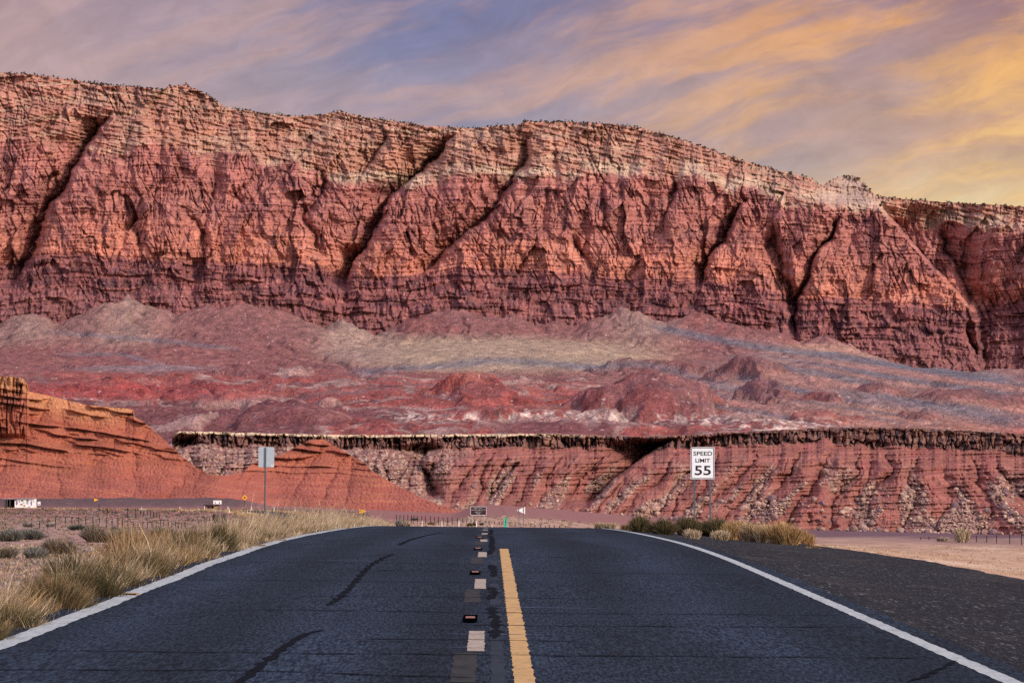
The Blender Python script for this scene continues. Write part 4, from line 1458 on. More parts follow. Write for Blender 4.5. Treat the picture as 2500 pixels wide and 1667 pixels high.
def brown_sign():
    D = 500.0
    s = D / F
    cx, top, bot = 1168.2, 1236.2, 1257.2
    g = on_ground(cx, D)
    root = empty('guide_sign', g)
    tag(root, 'dark brown guide sign with four lines of white lettering on two posts', 'road sign')
    w, h = 39.0 * s, (bot - top) * s
    zc = far_top(cx, (top + bot) / 2, D) - g.z
    MB().prism([(x, z + zc) for x, z in rounded(w, h, .12)], -.01, .01).build('panel', M['sign_brown'], root)
    mb = MB()
    ring(mb, [(x, z + zc) for x, z in rounded(w, h, .12)], [(x, z + zc) for x, z in rounded(w - .085, h - .085, .09)], -.014)
    mb.build('border', M['sign_white'], root)
    for i, (txt, y, x0, x1, ht) in enumerate((('Glen Canyon', 1239.7, 1157.6, 1178.2, 2.0), ('Natl Recreation Area', 1243.8, 1151.4, 1185.2, 2.0),
                                              ('Lees Ferry', 1248.8, 1159.0, 1176.4, 2.1), ('5 MILE', 1253.2, 1163.0, 1172.4, 2.0))):
        zz = far_top(cx, y, D) - g.z
        words(txt, (x1 - x0) * s, ht * s, M['sign_white'], root, (((x0 + x1) / 2 - cx) * s, -.02, zz), -.004)
    for px in (1153.2, 1182.2):
        x = (px - cx) * s
        MB().box((x, .06, (zc + h / 2 - .1 - .5) / 2), (.10, .09, zc + h / 2 - .1 + .5)).build('post', M['steel'], root)


brown_sign()


def pennant(px0, px1, ytip, y0, y1, D, mat, label, posts, text=None, name='pennant_sign', back=False):
    """triangular sign: tip at px0, upright edge at px1"""
    s = D / F
    g = on_ground((px0 + px1) / 2, D)
    root = empty(name, g)
    tag(root, label, 'road sign')
    c = (px0 + px1) / 2
    zt, zb, zm = (far_top(c, y, D) - g.z for y in (y0, y1, ytip))
    tri = [((px0 - c) * s, zm), ((px1 - c) * s, zb), ((px1 - c) * s, zt)]
    if px0 > px1:
        tri = tri[::-1]
    MB().prism(tri, -.01, .0).build('panel', mat, root)
    for px in posts:
        x = (px - c) * s
        f_ = abs(px - px0) / abs(px1 - px0)
        top = zm + (zt - zm) * f_
        yy = -.05 if back else .04
        MB().box((x, yy, (top - .5) / 2), (.075, .06, top + .5)).build('post', M['post'], root)
    if text:
        for txt, xc, zc, w, h in text:
            lettering(txt, w, h, M['sign_black'], root, ((xc - c) * s, -.014, far_top(c, zc, D) - g.z), .02)


pennant(1261.3, 1281.8, 1245.2, 1237.0, 1254.4, 450.0, M['white'], 'white back of a triangular pennant sign on two posts right of the green marker', (1266.8, 1278.4), back=True)
pennant(895.4, 878.0, 1247.6, 1241.6, 1253.8, 620.0, M['sign_yellow'], 'yellow triangular no passing zone pennant showing above the verge grass', (880.0,),
        (('NO', 881.5, 1244.6, .30, .17), ('PASSING', 885.0, 1247.6, .85, .17), ('ZONE', 881.9, 1250.8, .42, .17)))
pennant(242.4, 231.8, 1219.8, 1216.0, 1223.8, 1010.0, M['sign_yellow'], 'small yellow pennant sign near the painted stand at the foot of the red hill', (233.5,))


def diamond_sign():
    D = 860.0
    s = D / F
    cx, cy, r = 598.6, 1214.2, 6.6
    g = on_ground(596, D)
    root = empty('diamond_sign', g)
    tag(root, 'yellow diamond warning sign on a thin post by the far road bend', 'road sign')
    off = (cx - 596) * s
    zc = far_top(cx, cy, D) - g.z
    q = r * s
    MB().prism([(off + q, zc), (off, zc + q), (off - q, zc), (off, zc - q)], -.02, 0).build('panel', M['sign_yellow'], root)
    q *= .55
    MB().prism([(off + q, zc), (off, zc + q), (off - q, zc), (off, zc - q)], -.03, -.021).build('emblem', M['reflect'], root)
    MB().tube((-.05, .05, -.5), (off, .05, zc), .05).build('post', M['rust'], root)


diamond_sign()


def milepost():
    D = 320.0
    s = D / F
    g = on_ground(1234.5, D)
    root = empty('mile_marker', g)
    tag(root, 'narrow bright green mile marker standing just beyond the road crest', 'road sign')
    zt, zb = far_top(1235, 1263.2, D) - g.z, far_top(1235, 1289.5, D) - g.z
    w = 6.4 * s
    MB().prism([(-w / 2 - .03, zb), (w / 2 - .03, zb), (w / 2 + .03, zt), (-w / 2 + .03, zt)], -.01, 0).build('panel', M['sign_green'], root)
    MB().box((0, .04, zt / 2 - .2), (.05, .04, zt + .2)).build('post', M['steel'], root)
    for i, (t0, t1) in enumerate(((.10, .27), (.33, .50), (.56, .74))):
        zc = zt + (zb - zt) * (t0 + t1) / 2
        lettering('MI5'[i] if i < 2 else '5', .11, (zt - zb) * .13, M['sign_black'], root, (.03 - .06 * (t0 + t1) / 2, -.013, zc), .01, 'numeral')


milepost()

# ------------------------------------------------------------------ delineator posts
def delineator(px, ytop, ybase, label, group):
    p = place(px, ybase, 200)
    D = p.y
    z = far_top(px, ytop, D) - p.z
    w = .10 * max(1.0, D / 600)
    root = empty('delineator_post', p)
    tag(root, label, 'road marker post', group)
    MB().prism([(-w / 2, -.2), (w / 2, -.2), (w / 2, z - .03), (w / 4, z), (-w / 4, z), (-w / 2, z - .03)], -.02, .02).build('post', M['white'], root)
    MB().box((0, -.024, z - .14), (w * .7, .006, .14)).build('reflector', M['sign_back'], root)


for px, y0, y1, lb in ((1030.6, 1269.5, 1284.5, 'white delineator post just past the crest, leftmost of the row of five'),
                       (1079.2, 1271, 1286, 'second white delineator post from the left in the crest row of five'),
                       (1120.6, 1270, 1287, 'white delineator post standing just left of the brown guide sign'),
                       (1163.6, 1271, 1288, 'white delineator post in front of the brown guide sign'),
                       (1201.2, 1278.5, 1289, 'short white delineator post between the brown sign and the green marker')):
    delineator(px, y0, y1, lb, 'delineator posts beyond the crest')
for px, y0, y1, lb in ((499.6, 1234, 1245, 'white delineator post beside the low stone shack'), (556.6, 1234.6, 1245.4, 'white delineator post on the far road edge just right of the white panel'),
                       (559.8, 1240.8, 1251.2, 'white delineator post on the near road edge right of the round picket pen'), (604.2, 1245.2, 1255.4, 'white delineator post on the near road edge below the yellow diamond sign'),
                       (614.4, 1235.8, 1247.2, 'white delineator post on the far road edge right of the yellow diamond sign'), (654.0, 1249.0, 1257.6, 'short white delineator post just right of the grey sign post'),
                       (669.3, 1237.2, 1249.2, 'white delineator post on the far road edge right of the grey sign post'), (705.9, 1252.8, 1258.4, 'white delineator post tip at the near road edge behind grass, rightmost near one'),
                       (720.6, 1239.4, 1251.2, 'white delineator post on the far road edge where tall grass hides the road'), (346.0, 1237, 1243, 'lone white delineator post on the flats right of the small pennant'),
                       (439.0, 1236.5, 1244, 'lone white delineator post on the flats left of the low stone shack')):
    delineator(px, y0, y1, lb, 'delineator posts along the far road')

# ------------------------------------------------------------------ fences
def fence(label, posts, wires=3, D=None, thick=.07, name='wire_fence'):
    """posts: (px, top row, base row)"""
    pts = []
    for k, (px, y0, y1) in enumerate(posts):
        if D is None:
            p = place(px, y1, 150)
        else:
            p = on_ground(px, D[0] + (D[1] - D[0]) * k / max(len(posts) - 1, 1))
        pts.append((p, far_top(px, y0, p.y)))
    o = pts[0][0]
    root = empty(name, o)
    tag(root, label, 'fence')
    for p, zt in pts:
        q = p - o
        w = max(thick, p.y * 1.9 / F)
        MB().box((q.x, q.y, q.z + (zt - p.z - .4) / 2), (w, w, zt - p.z + .4)).build('post', M['rust'], root)
    for k in range(wires):
        f_ = .35 + .55 * k / max(wires - 1, 1)
        mb = MB()
        for (a, za), (b, zb) in zip(pts[:-1], pts[1:]):
            mb.tube((a.x - o.x, a.y - o.y, a.z - o.z + f_ * (za - a.z)), (b.x - o.x, b.y - o.y, b.z - o.z + f_ * (zb - b.z)), .008, n=3)
        mb.build('wire', M['rust'], root)


raw = [(50, 885, 922), (303, 895, 932), (378, 865, 942), (458, 840, 946), (530, 835, 942), (625, 830, 892), (688, 825, 897), (752, 828, 906), (820, 828, 916), (888, 832, 917),
       (953, 835, 888), (1018, 832, 930), (1073, 840, 931), (1128, 832, 930), (1172, 835, 946), (1225, 860, 936), (1275, 888, 946), (1320, 875, 956), (1367, 870, 942), (1410, 880, 946),
       (1455, 870, 941), (1497, 865, 941), (1538, 850, 926), (1568, 868, 920), (1610, 870, 930), (1645, 870, 931), (1680, 870, 930), (1710, 880, 935), (1740, 885, 936), (1770, 890, 936)]
fence('rusty wire fence of thin posts crossing the flats, nearest of the left fences', [(x / 3.92, 1050 + a / 3.92, 1050 + b / 3.92) for x, a, b in raw])
raw = [(948, 705, 772), (985, 742, 790), (1030, 745, 800), (1075, 770, 805), (1110, 768, 800), (1218, 742, 836), (1295, 750, 838), (1345, 770, 812), (1375, 772, 815), (1410, 775, 818), (1440, 778, 822), (1470, 780, 830), (1500, 790, 838), (1525, 795, 845)]
fence('short rusty fence with two taller gate posts beyond the nearest left fence', [(x / 3.92, 1050 + a / 3.92, 1050 + b / 3.92) for x, a, b in raw], 2)
raw = [(1690, 840, 852), (1740, 842, 854), (1800, 842, 856), (1850, 842, 858), (1890, 838, 860), (1930, 834, 862), (1955, 830, 862), (1980, 826, 864), (2005, 820, 864), (2035, 812, 866)]
fence('line of small fence posts running up to the round picket pen', [(x / 3.92, 1050 + a / 3.92, 1050 + b / 3.92) for x, a, b in raw], 2)
xs_ = [968, 977, 986, 996, 1005, 1011, 1019, 1030, 1039, 1051, 1061, 1071, 1082, 1093, 1104, 1117, 1130, 1140, 1150, 1159, 1172, 1184, 1194, 1207, 1219, 1226, 1245, 1257, 1270, 1284, 1296, 1306, 1320, 1331, 1341, 1353, 1366, 1380]
fence('long wire fence of thin dark posts running behind the brown guide sign', [(x, float(np.interp(x, [968, 1100, 1200, 1290, 1395], [1255.5, 1262, 1271, 1279, 1283.5])) + ((x * 7) % 3) * .5, 0) for x in xs_], 3, (640, 480), .06)
fence('wire fence at the right edge of the picture in front of the boulders', [(2247, 1311, 1317), (2268, 1310, 1317.5), (2332, 1310, 1321), (2358, 1307, 1322), (2384, 1306.5, 1323), (2409, 1307, 1324), (2433, 1304.8, 1326), (2465, 1305.3, 1327.4), (2494, 1300.8, 1330), (2530, 1300, 1333), (2570, 1300, 1336)], 4)


def picket_pen():
    p = place(536, 1275, 200)
    s = p.y / F
    root = empty('picket_pen', p)
    tag(root, 'round dark pen of close upright stakes at the end of the posts', 'pen')
    R = 15 * s
    h = 22 * s
    rr = random.Random(5)
    for k in range(34):
        a = 2 * math.pi * k / 34
        hh = h * rr.uniform(.82, 1.05)
        MB().box((R * math.cos(a), R * math.sin(a), hh / 2 - .1), (.09, .09, hh + .2), a).build('stake', M['wood'], root)
    mb = MB()
    for f_ in (.3, .75):
        for k in range(34):
            a, b = 2 * math.pi * k / 34, 2 * math.pi * (k + 1) / 34
            mb.tube((R * .97 * math.cos(a), R * .97 * math.sin(a), h * f_), (R * .97 * math.cos(b), R * .97 * math.sin(b), h * f_), .03, n=4)
    mb.build('binding', M['wood'], root)


picket_pen()

# ------------------------------------------------------------------ small buildings at the foot of the red hill
def painted_stand():
    D = 1085.0
    s = D / F
    g = on_ground(50, D)
    root = empty('roadside_stand', g)
    tag(root, 'low roadside stand with a white painted wall and an open dark porch', 'building')
    zt = far_top(50, 1217.2, D) - g.z
    x0, x1, xp = (38.3 - 50) * s, (87.3 - 50) * s, (10.5 - 50) * s
    MB().box(((x0 + x1) / 2, 2.0, zt / 2 - .3), (x1 - x0, 4.0, zt + .6)).build('wall', M['white'], root)
    MB().box(((xp + x0) / 2, 3.6, zt / 2 - .4), (x0 - xp, .2, zt + .3)).build('back_wall', M['dark'], root)
    r = MB()
    r.prism([(xp - .3, zt - .05), (x1 + .1, zt + .06), (x1 + .1, zt + .16), (xp - .3, zt + .07)], -.7, 4.3)
    r.build('roof', M['roof'], root)
    for px in (12.2, 17.0, 20.5, 27.3):
        MB().box(((px - 50) * s, -.4, zt / 2 - .3), (.22, .22, zt + .4)).build('porch_post', M['wood'], root)
    MB().box(((31.5 - 50) * s, 1.5, zt / 2 - .3), (.5, .3, zt)).build('counter', M['dark'], root)
    fr = -.03
    def blob(px, py, w, h, mat, sides=4, turn=0.0):
        cx, cz = (px - 50) * s, far_top(px, py, D) - g.z
        pts = [(cx + w * s / 2 * math.cos(turn + 2 * math.pi * k / sides), cz + h * s / 2 * math.sin(turn + 2 * math.pi * k / sides)) for k in range(sides)]
        MB().prism(pts, fr, fr + .025).build('mural_shape', mat, root)
    blob(56.8, 1222, 6.5, 5.6, M['sign_black'])
    blob(70, 1225, 6.5, 12, M['sign_black'], 7)
    fr = -.06
    blob(56.8, 1222, 3, 2.6, M['steel'])
    blob(70.8, 1226, 4.5, 9, M['aqua'], 8)
    for q in ((78.8, 1228, 3.6, 14, M['purple'], 6), (43.5, 1227, 4.6, 13, M['purple'], 5), (41, 1220, 4, 6, M['reflect'], 5), (55, 1231, 8, 5, M['ochre'], 6),
              (62, 1234, 6, 5, M['ochre'], 5), (50, 1224, 2.2, 5, M['sign_black'], 4), (73.6, 1236.6, 4.6, 2.6, M['sign_black'], 6), (84, 1224, 1.6, 4, M['sign_black'], 5),
              (47, 1220, 3, 3.6, M['aqua'], 5), (60.5, 1227, 4.5, 3, M['steel'], 6)):
        blob(*q)


painted_stand()


def small_board():
    D = 1075.0
    s = D / F
    g = on_ground(97.6, D)
    root = empty('notice_board', g)
    tag(root, 'small white notice board right of the painted roadside stand', 'notice board')
    zt, zb = far_top(97, 1224, D) - g.z, far_top(97, 1233, D) - g.z
    MB().box((0, 0, (zt + zb) / 2), (7.2 * s, .06, zt - zb)).build('panel', M['white'], root)
    MB().box((.05, -.045, (zt + zb) / 2 - .25), (.55, .02, .22)).build('marking', M['purple'], root)
    for x in (-.35, .35):
        MB().box((x, .07, zb / 2 - .2), (.09, .07, zb + .5)).build('post', M['wood'], root)


small_board()


def stone_shack():
    D = 1045.0
    s = D / F
    g = on_ground(517, D)
    root = empty('stone_shack', g)
    tag(root, 'low dark stone shack with openings and an ochre board below the white panel', 'building')
    zt = far_top(517, 1233.5, D) - g.z
    X = lambda px: (px - 517) * s
    MB().box((X(505), 1.5, zt / 2 - .2), ((505 - 500) * 2 * s * .45, 3, zt + .3)).build('wall', M['stone'], root)
    MB().box((X(515), 1.7, zt / 2 - .2), (6.5 * s, 2.6, zt + .25)).build('wall', M['stone'], root)
    MB().box((X(530), 1.5, zt / 2 - .2), (9 * s, 3, zt + .3)).build('wall', M['stone'], root)
    MB().box((X(517), 3.2, zt / 2 - .2), (34 * s, .3, zt + .2)).build('back_wall', M['dark'], root)
    MB().box((X(517), 1.4, zt + .12), (36 * s, 4.0, .22)).build('roof', M['dark'], root)
    MB().box((X(528), -.08, zt / 2 - .1), (9.5 * s, .08, zt * .7)).build('board', M['ochre'], root)


stone_shack()


def white_panel():
    D = 1075.0
    s = D / F
    g = on_ground(532, D)
    root = empty('white_panel', g)
    tag(root, 'white rectangular panel with two dark slots above the low stone shack', 'sign board')
    zt, zb = far_top(532, 1221.2, D) - g.z, far_top(532, 1230, D) - g.z
    MB().box((0, 0, (zt + zb) / 2), (20 * s, .12, zt - zb)).build('panel', M['white'], root)
    for px in (526.8, 537.0):
        MB().box(((px - 532) * s, -.09, (zt + zb) / 2 - .12), (.22, .05, (zt - zb) * .5)).build('slot', M['wood'], root)
        MB().box(((px - 532) * s, .12, zb / 2 - .3), (.15, .1, zb + .8)).build('post', M['wood'], root)


white_panel()

# ------------------------------------------------------------------ markers in the pavement
def pavement_marker(px, Y, X, label, kind):
    z = float(road_z(X, Y))
    root = empty('pavement_marker', (X, Y, z))
    tag(root, label, 'road marker', 'recessed markers along the centre dashes' if kind == 'dark' else 'raised markers on the left edge line')
    if kind == 'dark':
        MB().prism([(-.065, .004), (.065, .004), (.065, .009), (-.065, .009)], -.8, .8).build('recess', M['rubber'], root)
        m = MB()
        m.add([(-.045, -.06, .010), (.045, -.06, .010), (.045, .06, .010), (-.045, .06, .010), (-.04, -.02, .024), (.04, -.02, .024), (.04, .02, .024), (-.04, .02, .024)],
              [(0, 3, 2, 1), (4, 5, 6, 7), (0, 1, 5, 4), (1, 2, 6, 5), (2, 3, 7, 6), (3, 0, 4, 7)])
        m.build('reflector', M['reflect'], root)
    else:
        MB().prism([(-.085, .003), (.085, .003), (.075, .022), (-.075, .022)], -.07, .07).build('body', M['tanblock'], root)
        MB().box((0, -.074, .010), (.13, .006, .011)).build('reflector', M['rubber'], root)


for Y, X, lb in ((31.4, -.175, 'dark recessed marker with an orange reflector, nearest the camera'), (43.6, -.18, 'dark recessed marker with an orange reflector, second along the centre dashes'),
                 (55.8, -.185, 'dark recessed marker with an orange reflector beside the end of the yellow line'), (68, -.19, 'dark recessed marker beyond the end of the yellow line')):
    pavement_marker(0, Y, X, lb, 'dark')
for px, py, lb in ((361, 1452.5, 'tan marker block on the left edge line, nearest the camera'), (652, 1333, 'tan marker block on the left edge line under the grey sign post'),
                   (722, 1319, 'dark tan marker block on the left edge line right of the grey sign post'), (893, 1289.6, 'dark tan marker block on the left edge line near the crest')):
    X, Y = road_at(px, py)
    pavement_marker(px, Y, -3.75, lb, 'tan')

# ------------------------------------------------------------------ shrubs and clumps one can tell apart
DARK = 'dark bushes around the speed limit sign'
GOLDG = 'golden clumps right of the speed limit sign'
shrub('dark_bush', 'dark olive rounded bush at the left end of the bushes on the right verge', 'bush', 1567, 1302, 66, 40, OLIVE, 2600, .2, DARK)
shrub('dark_bush', 'dark olive bush second from the left on the right verge', 'bush', 1624, 1308, 78, 44, OLIVE, 3000, .2, DARK, 1)
shrub('dark_bush', 'dark bush growing at the left post of the speed limit sign', 'bush', 1676, 1311, 64, 46, OLIVE, 2600, .2, DARK, 2)
shrub('dark_bush', 'dark bush growing at the right post of the speed limit sign', 'bush', 1738, 1313, 88, 50, OLIVE, 3200, .2, DARK, 3)
shrub('dry_bush', 'golden dry clump touching the dark bush by the speed limit sign', 'bush', 1796, 1321, 66, 50, GOLD, 2200, .7, GOLDG, 4)
shrub('dry_bush', 'golden dry clump in the middle of the golden clumps, pale at its foot', 'bush', 1846, 1327, 72, 54, GOLD + STRAW, 2200, .7, GOLDG, 5)
shrub('dry_bush', 'tall golden brown clump at the right end of the golden clumps', 'bush', 1908, 1332, 84, 55, GOLD, 2800, .7, GOLDG, 6)
shrub('dry_bush', 'small separate golden bush right of the golden clumps', 'bush', 1972, 1331, 38, 34, GOLD + BROWN, 1200, .4, GOLDG, 7)
shrub('grass_tuft', 'pale grass tuft at the road edge left of the dark bushes', 'grass tuft', 1484, 1296, 56, 20, STRAW, 900, .8, None, 8)
shrub('grass_tuft', 'brown tuft between the pale tuft and the leftmost dark bush', 'grass tuft', 1527, 1299, 26, 18, BROWN, 500, .7, None, 9)
shrub('grass_tuft', 'pale straw tuft in front of the dark bush at the sign', 'grass tuft', 1688, 1318, 44, 26, STRAW, 800, .8, None, 10)
shrub('grass_tuft', 'pale straw tuft at the foot of the golden clumps', 'grass tuft', 1762, 1322, 60, 26, STRAW, 900, .8, None, 11)
shrub('grass_tuft', 'lone upright straw tuft by the right fence', 'grass tuft', 2352, 1324, 34, 33, STRAW, 900, .9, None, 12)
shrub('grass_tuft', 'low pale tuft left of the lone straw tuft by the right fence', 'grass tuft', 2302, 1321, 28, 12, STRAW + SAGE, 350, .6, None, 13)
shrub('grass_tuft', 'low dark tuft in the dry verge right of the small golden bush', 'grass tuft', 1978, 1342, 50, 12, BROWN, 500, .4, None, 14)
SG = 'sagebrush on the left flats'
for i, (px, py, w, h, pal, n, lb) in enumerate((
        (24, 1321, 62, 29, GREEN + SAGE, 1500, 'dark grey green sagebrush at the left edge of the picture'),
        (76, 1317, 72, 25, SAGE + GREEN, 1400, 'grey sagebrush beside the dark one at the left edge'),
        (70, 1286, 26, 10, SAGE, 300, 'tiny grey sagebrush behind the first posts of the nearest left fence'),
        (124, 1286, 26, 10, SAGE, 300, 'tiny sagebrush against the nearest left fence, left of its tallest posts'),
        (191, 1294, 50, 14, GREEN, 900, 'low dark green flat bush just in front of the nearest left fence'),
        (226, 1323, 76, 40, SAGE + BROWN, 1900, 'large grey brown sagebrush in the middle of the left flats'),
        (284, 1297, 24, 13, GREEN, 400, 'small dark green bush under the middle of the nearest left fence'),
        (300, 1324, 70, 33, SAGE, 1600, 'pale grey sagebrush right of the large grey brown one'),
        (396, 1309, 78, 23, SAGE + GREEN, 1500, 'wide grey green sagebrush below the right end of the nearest left fence'),
        (352, 1329, 44, 19, GOLD, 700, 'golden low bush between the sagebrush and the verge grass'),
        (146, 1354, 60, 38, BROWN + SAGE, 1500, 'brown grey bush in front of the sagebrush, left of centre of the flats'),
        (92, 1364, 64, 30, SAGE, 1300, 'grey bush near the verge grass, left of the brown grey bush'),
        (14, 1362, 52, 28, SAGE + BROWN, 1100, 'grey brown bush at the left edge just behind the verge grass'))):
    shrub('sagebrush', lb, 'bush', px, py, w, h, pal, n, .15, SG, 40 + i)
VG = 'olive shrubs in the left verge'
for i, (Y, X, w, h, pal, lb) in enumerate((
        (29.5, -4.35, .8, .40, OLIVE, 'dark olive shrub low in the verge grass nearest the left edge'),
        (33.0, -4.45, .9, .5, OLIVE + BROWN, 'olive brown shrub in the verge behind the nearest one'),
        (38.2, -4.4, .9, .58, OLIVE, 'dense dark olive shrub in the verge beside the nearest tan marker'),
        (44.0, -5.4, .9, .60, BROWN, 'brown shrub at the back of the verge left of the middle grass'),
        (49.5, -4.4, .7, .55, OLIVE + BROWN, 'dark olive shrub in the verge halfway to the grey sign'),
        (57.0, -5.6, 1.3, .85, BROWN + GOLD, 'tall brown golden shrub standing above the verge left of the grey sign'),
        (62.0, -4.4, .8, .45, OLIVE, 'dark shrub low in the verge below the grey sign post'),
        (71.0, -4.45, .9, .50, BROWN + OLIVE, 'brown olive shrub in the verge right of the grey sign post'),
        (27.2, -4.3, .7, .34, OLIVE, 'dark olive shrub at the very left edge of the verge, half out of the picture'),
        (35.6, -4.25, .8, .40, OLIVE, 'low dark shrub hugging the edge line short of the nearest tan marker'),
        (41.5, -4.3, .7, .5, OLIVE + BROWN, 'dark olive brown shrub just past the nearest tan marker'),
        (53.0, -4.4, .8, .6, OLIVE, 'dark olive shrub below the tall brown golden one in the verge'),
        (99.0, -4.35, 1.0, .30, OLIVE + BROWN, 'dark low shrub at the far end of the verge by the crest'))):
    z = float(zg(X, Y))
    me = shrub_mesh('verge_shrub', w * 1.25, h * 1.35, pal, 3600, .008 * max(1, Y / 40), 700 + i, .3)
    o = link('verge_shrub', me, M['leaf'], None, (X, Y, z - .03))
    tag(o, lb, 'bush', VG)
for i, (px, py, w, h, pal, lb) in enumerate(((972, 1286, 26, 20, SAGE, 'grey bush at the left end of the crest, right of the verge grass'), (990, 1287, 30, 17, SAGE + STRAW, 'pale grey bush at the crest beside the grey one'),
                                             (1012, 1270, 16, 7, GREEN, 'small green bush beyond the crest left of the delineators'), (1055, 1281, 22, 7, BROWN, 'small brown bush beyond the crest, second delineator gap'),
                                             (1147, 1285, 14, 9, OLIVE, 'small dark bush at the left foot of the brown guide sign'), (1158, 1283, 10, 8, OLIVE, 'small dark bush under the brown guide sign'),
                                             (1177, 1282, 9, 7, OLIVE, 'small dark bush at the right foot of the brown guide sign'))):
    shrub('scrub_bush', lb, 'bush', px, py, w, h, pal, 350, .2, 'bushes beyond the crest', 80 + i)

# ------------------------------------------------------------------ grass nobody could count
def verge_grass():
    r = np.random.default_rng(3)
    parts = []
    for y0, y1, dens in ((22, 34, 1300), (34, 48, 900), (48, 66, 620), (66, 100, 420), (100, 142, 300)):
        n = int((y1 - y0) * 1.9 * dens)
        Y = r.uniform(y0, y1, n)
        X = -3.84 - np.abs(r.normal(0, 1, n)) * np.interp(Y, [22, 70], [.42, .75]) + .07 * fbm(Y * 1.5, Y * 0, 2, 300)
        cl = fbm(X / .42, Y / 1.1, 3, 301) + .5 * fbm(X / 1.5, Y / 4, 2, 311)              # clumps and gaps
        keep = (cl + r.uniform(-.35, .35, n) > -.22) & (X > -6.6)
        X, Y, cl = X[keep], Y[keep], cl[keep]
        n = len(X)
        tall = (.20 + .34 * sstep(3.95, 4.6, -X)) * (1 + .6 * cl) * np.where(r.random(n) < .06, 1.5, 1.0) * np.where(r.random(n) < .3, .5, 1) * r.uniform(.45, 1.15, n) * np.interp(Y, [22, 36, 60, 92, 115, 142], [.80, .85, 1.15, 1.3, 1.1, .8])
        lean = np.stack([r.normal(.16, .26, n), r.normal(0, .26, n)], -1)
        w = r.uniform(.6, 1.3, n) * np.interp(Y, [22, 140], [.0055, .020])
        col = pick_cols(n, STRAW, 302 + y0)
        gold = pick_cols(n, GOLD + OLIVE + BROWN, 303 + y0)
        patch = fbm(X / 1.2, Y / 3.0, 3, 312)
        m = (r.random(n) < np.clip(.50 - .5 * cl - 1.2 * patch - .008 * (Y - 50), .05, .95))[:, None]
        col = np.where(m, gold, col)
        parts.append(blades(np.stack([X, Y, zg(X, Y) - .02], -1), tall, lean, w, col, 3, 1.7, 304 + y0))
    # a low dark understorey of short olive and brown blades at the grass base
    n = 26000
    Y = 22 + 84 * r.uniform(0, 1, n) ** 1.4
    X = -3.86 - np.abs(r.normal(0, .5, n))
    lean = r.normal(0, .5, (n, 2))
    parts.append(blades(np.stack([X, Y, zg(X, Y) - .02], -1), r.uniform(.06, .26, n), lean, r.uniform(.7, 1.4, n) * np.interp(Y, [22, 108], [.007, .02]), pick_cols(n, OLIVE + BROWN, 333), 3, 1.4, 334))
    v = np.concatenate([p[0] for p in parts])
    off = np.cumsum([0] + [len(p[0]) for p in parts[:-1]])
    f = np.concatenate([p[1] + o for p, o in zip(parts, off)])
    c = np.concatenate([p[2] for p in parts])
    tag(link('verge_grass', raw_mesh('verge_grass', v, f, c), M['leaf']), 'tall dry straw grass growing along the left road edge', 'grass', kind='stuff')


verge_grass()


def scatter_grass(name, label, n, sampler, h, pal, seed, w_px=1.2, lean=.35, per=7, spread=.25):
    r = np.random.default_rng(seed)
    X, Y = sampler(r, n)
    Xr = np.repeat(X, per) + r.normal(0, 1, n * per) * np.repeat(spread * h(Y) * 1.2, per)
    Yr = np.repeat(Y, per) + r.normal(0, 1, n * per) * np.repeat(spread * h(Y) * 1.2, per)
    hh = np.repeat(h(Y) * r.uniform(.6, 1.3, n), per) * r.uniform(.5, 1.1, n * per)
    ln = r.normal(0, lean, (n * per, 2))
    col = np.repeat(pick_cols(n, pal, seed + 1), per, 0) * r.uniform(.85, 1.15, (n * per, 1))
    P, f, c = blades(np.stack([Xr, Yr, zg(Xr, Yr) - .01], -1), hh, ln, Yr / F * w_px * r.uniform(.8, 1.6, n * per), col, 2, 1.3, seed + 2)
    tag(link(name, raw_mesh(name, P, f, c), M['leaf']), label, 'grass', kind='stuff')


def samp(px0, px1, d0, d1, power=1.0):
    def f(r, n):
        D = d0 + (d1 - d0) * r.uniform(0, 1, n) ** power
        return azim(r.uniform(px0, px1, n)) * D, D
    return f


scatter_grass('desert_scrub', 'sparse low grey scrub dotted over the left flats', 5200, samp(-120, 900, 150, 1000, 1.3), lambda Y: .10 + .00022 * Y, SAGE + BROWN + OLIVE, 500, 2.2, .9, 7, .9)
scatter_grass('flat_scrub', 'grey and straw coloured scrub covering the near left flat behind the verge', 4200, samp(-150, 620, 110, 330, 1.2), lambda Y: .20 + .0003 * Y, SAGE + BROWN + STRAW, 540, 1.7, .7, 8, .8)
scatter_grass('roadside_grass', 'dry pale grass lining the far road on the flats', 1500,
              lambda r, n: (lambda Y: (np.interp(Y, ROADY, ROADX) + np.where(r.random(n) < .7, -1, 1) * r.uniform(4.2, 9, n), Y))(r.uniform(700, 1095, n)), lambda Y: .45 + 0 * Y, STRAW + GOLD, 510, 1.6, .4, 6, .5)
scatter_grass('dry_stubble', 'short dry stubble covering the right verge beyond the gravel', 5200,
              lambda r, n: (lambda Y: (np.interp(Y, [40, 110, 330], [8.4, 8.2, 9]) + (r.uniform(0, 1, n) ** 1.2) * np.interp(Y, [40, 330], [6, 50]), Y))(40 + 290 * r.uniform(0, 1, n) ** 1.5), lambda Y: .045 + .0002 * Y, STRAW + GOLD, 520, 1.3, .8, 6, .9)
scatter_grass('crest_scrub', 'low dry scrub on the sandy ground beyond the crest', 700, samp(930, 1480, 430, 720), lambda Y: .22 + 0 * Y, BROWN + STRAW + OLIVE, 530, 1.6, .6, 6, .8)

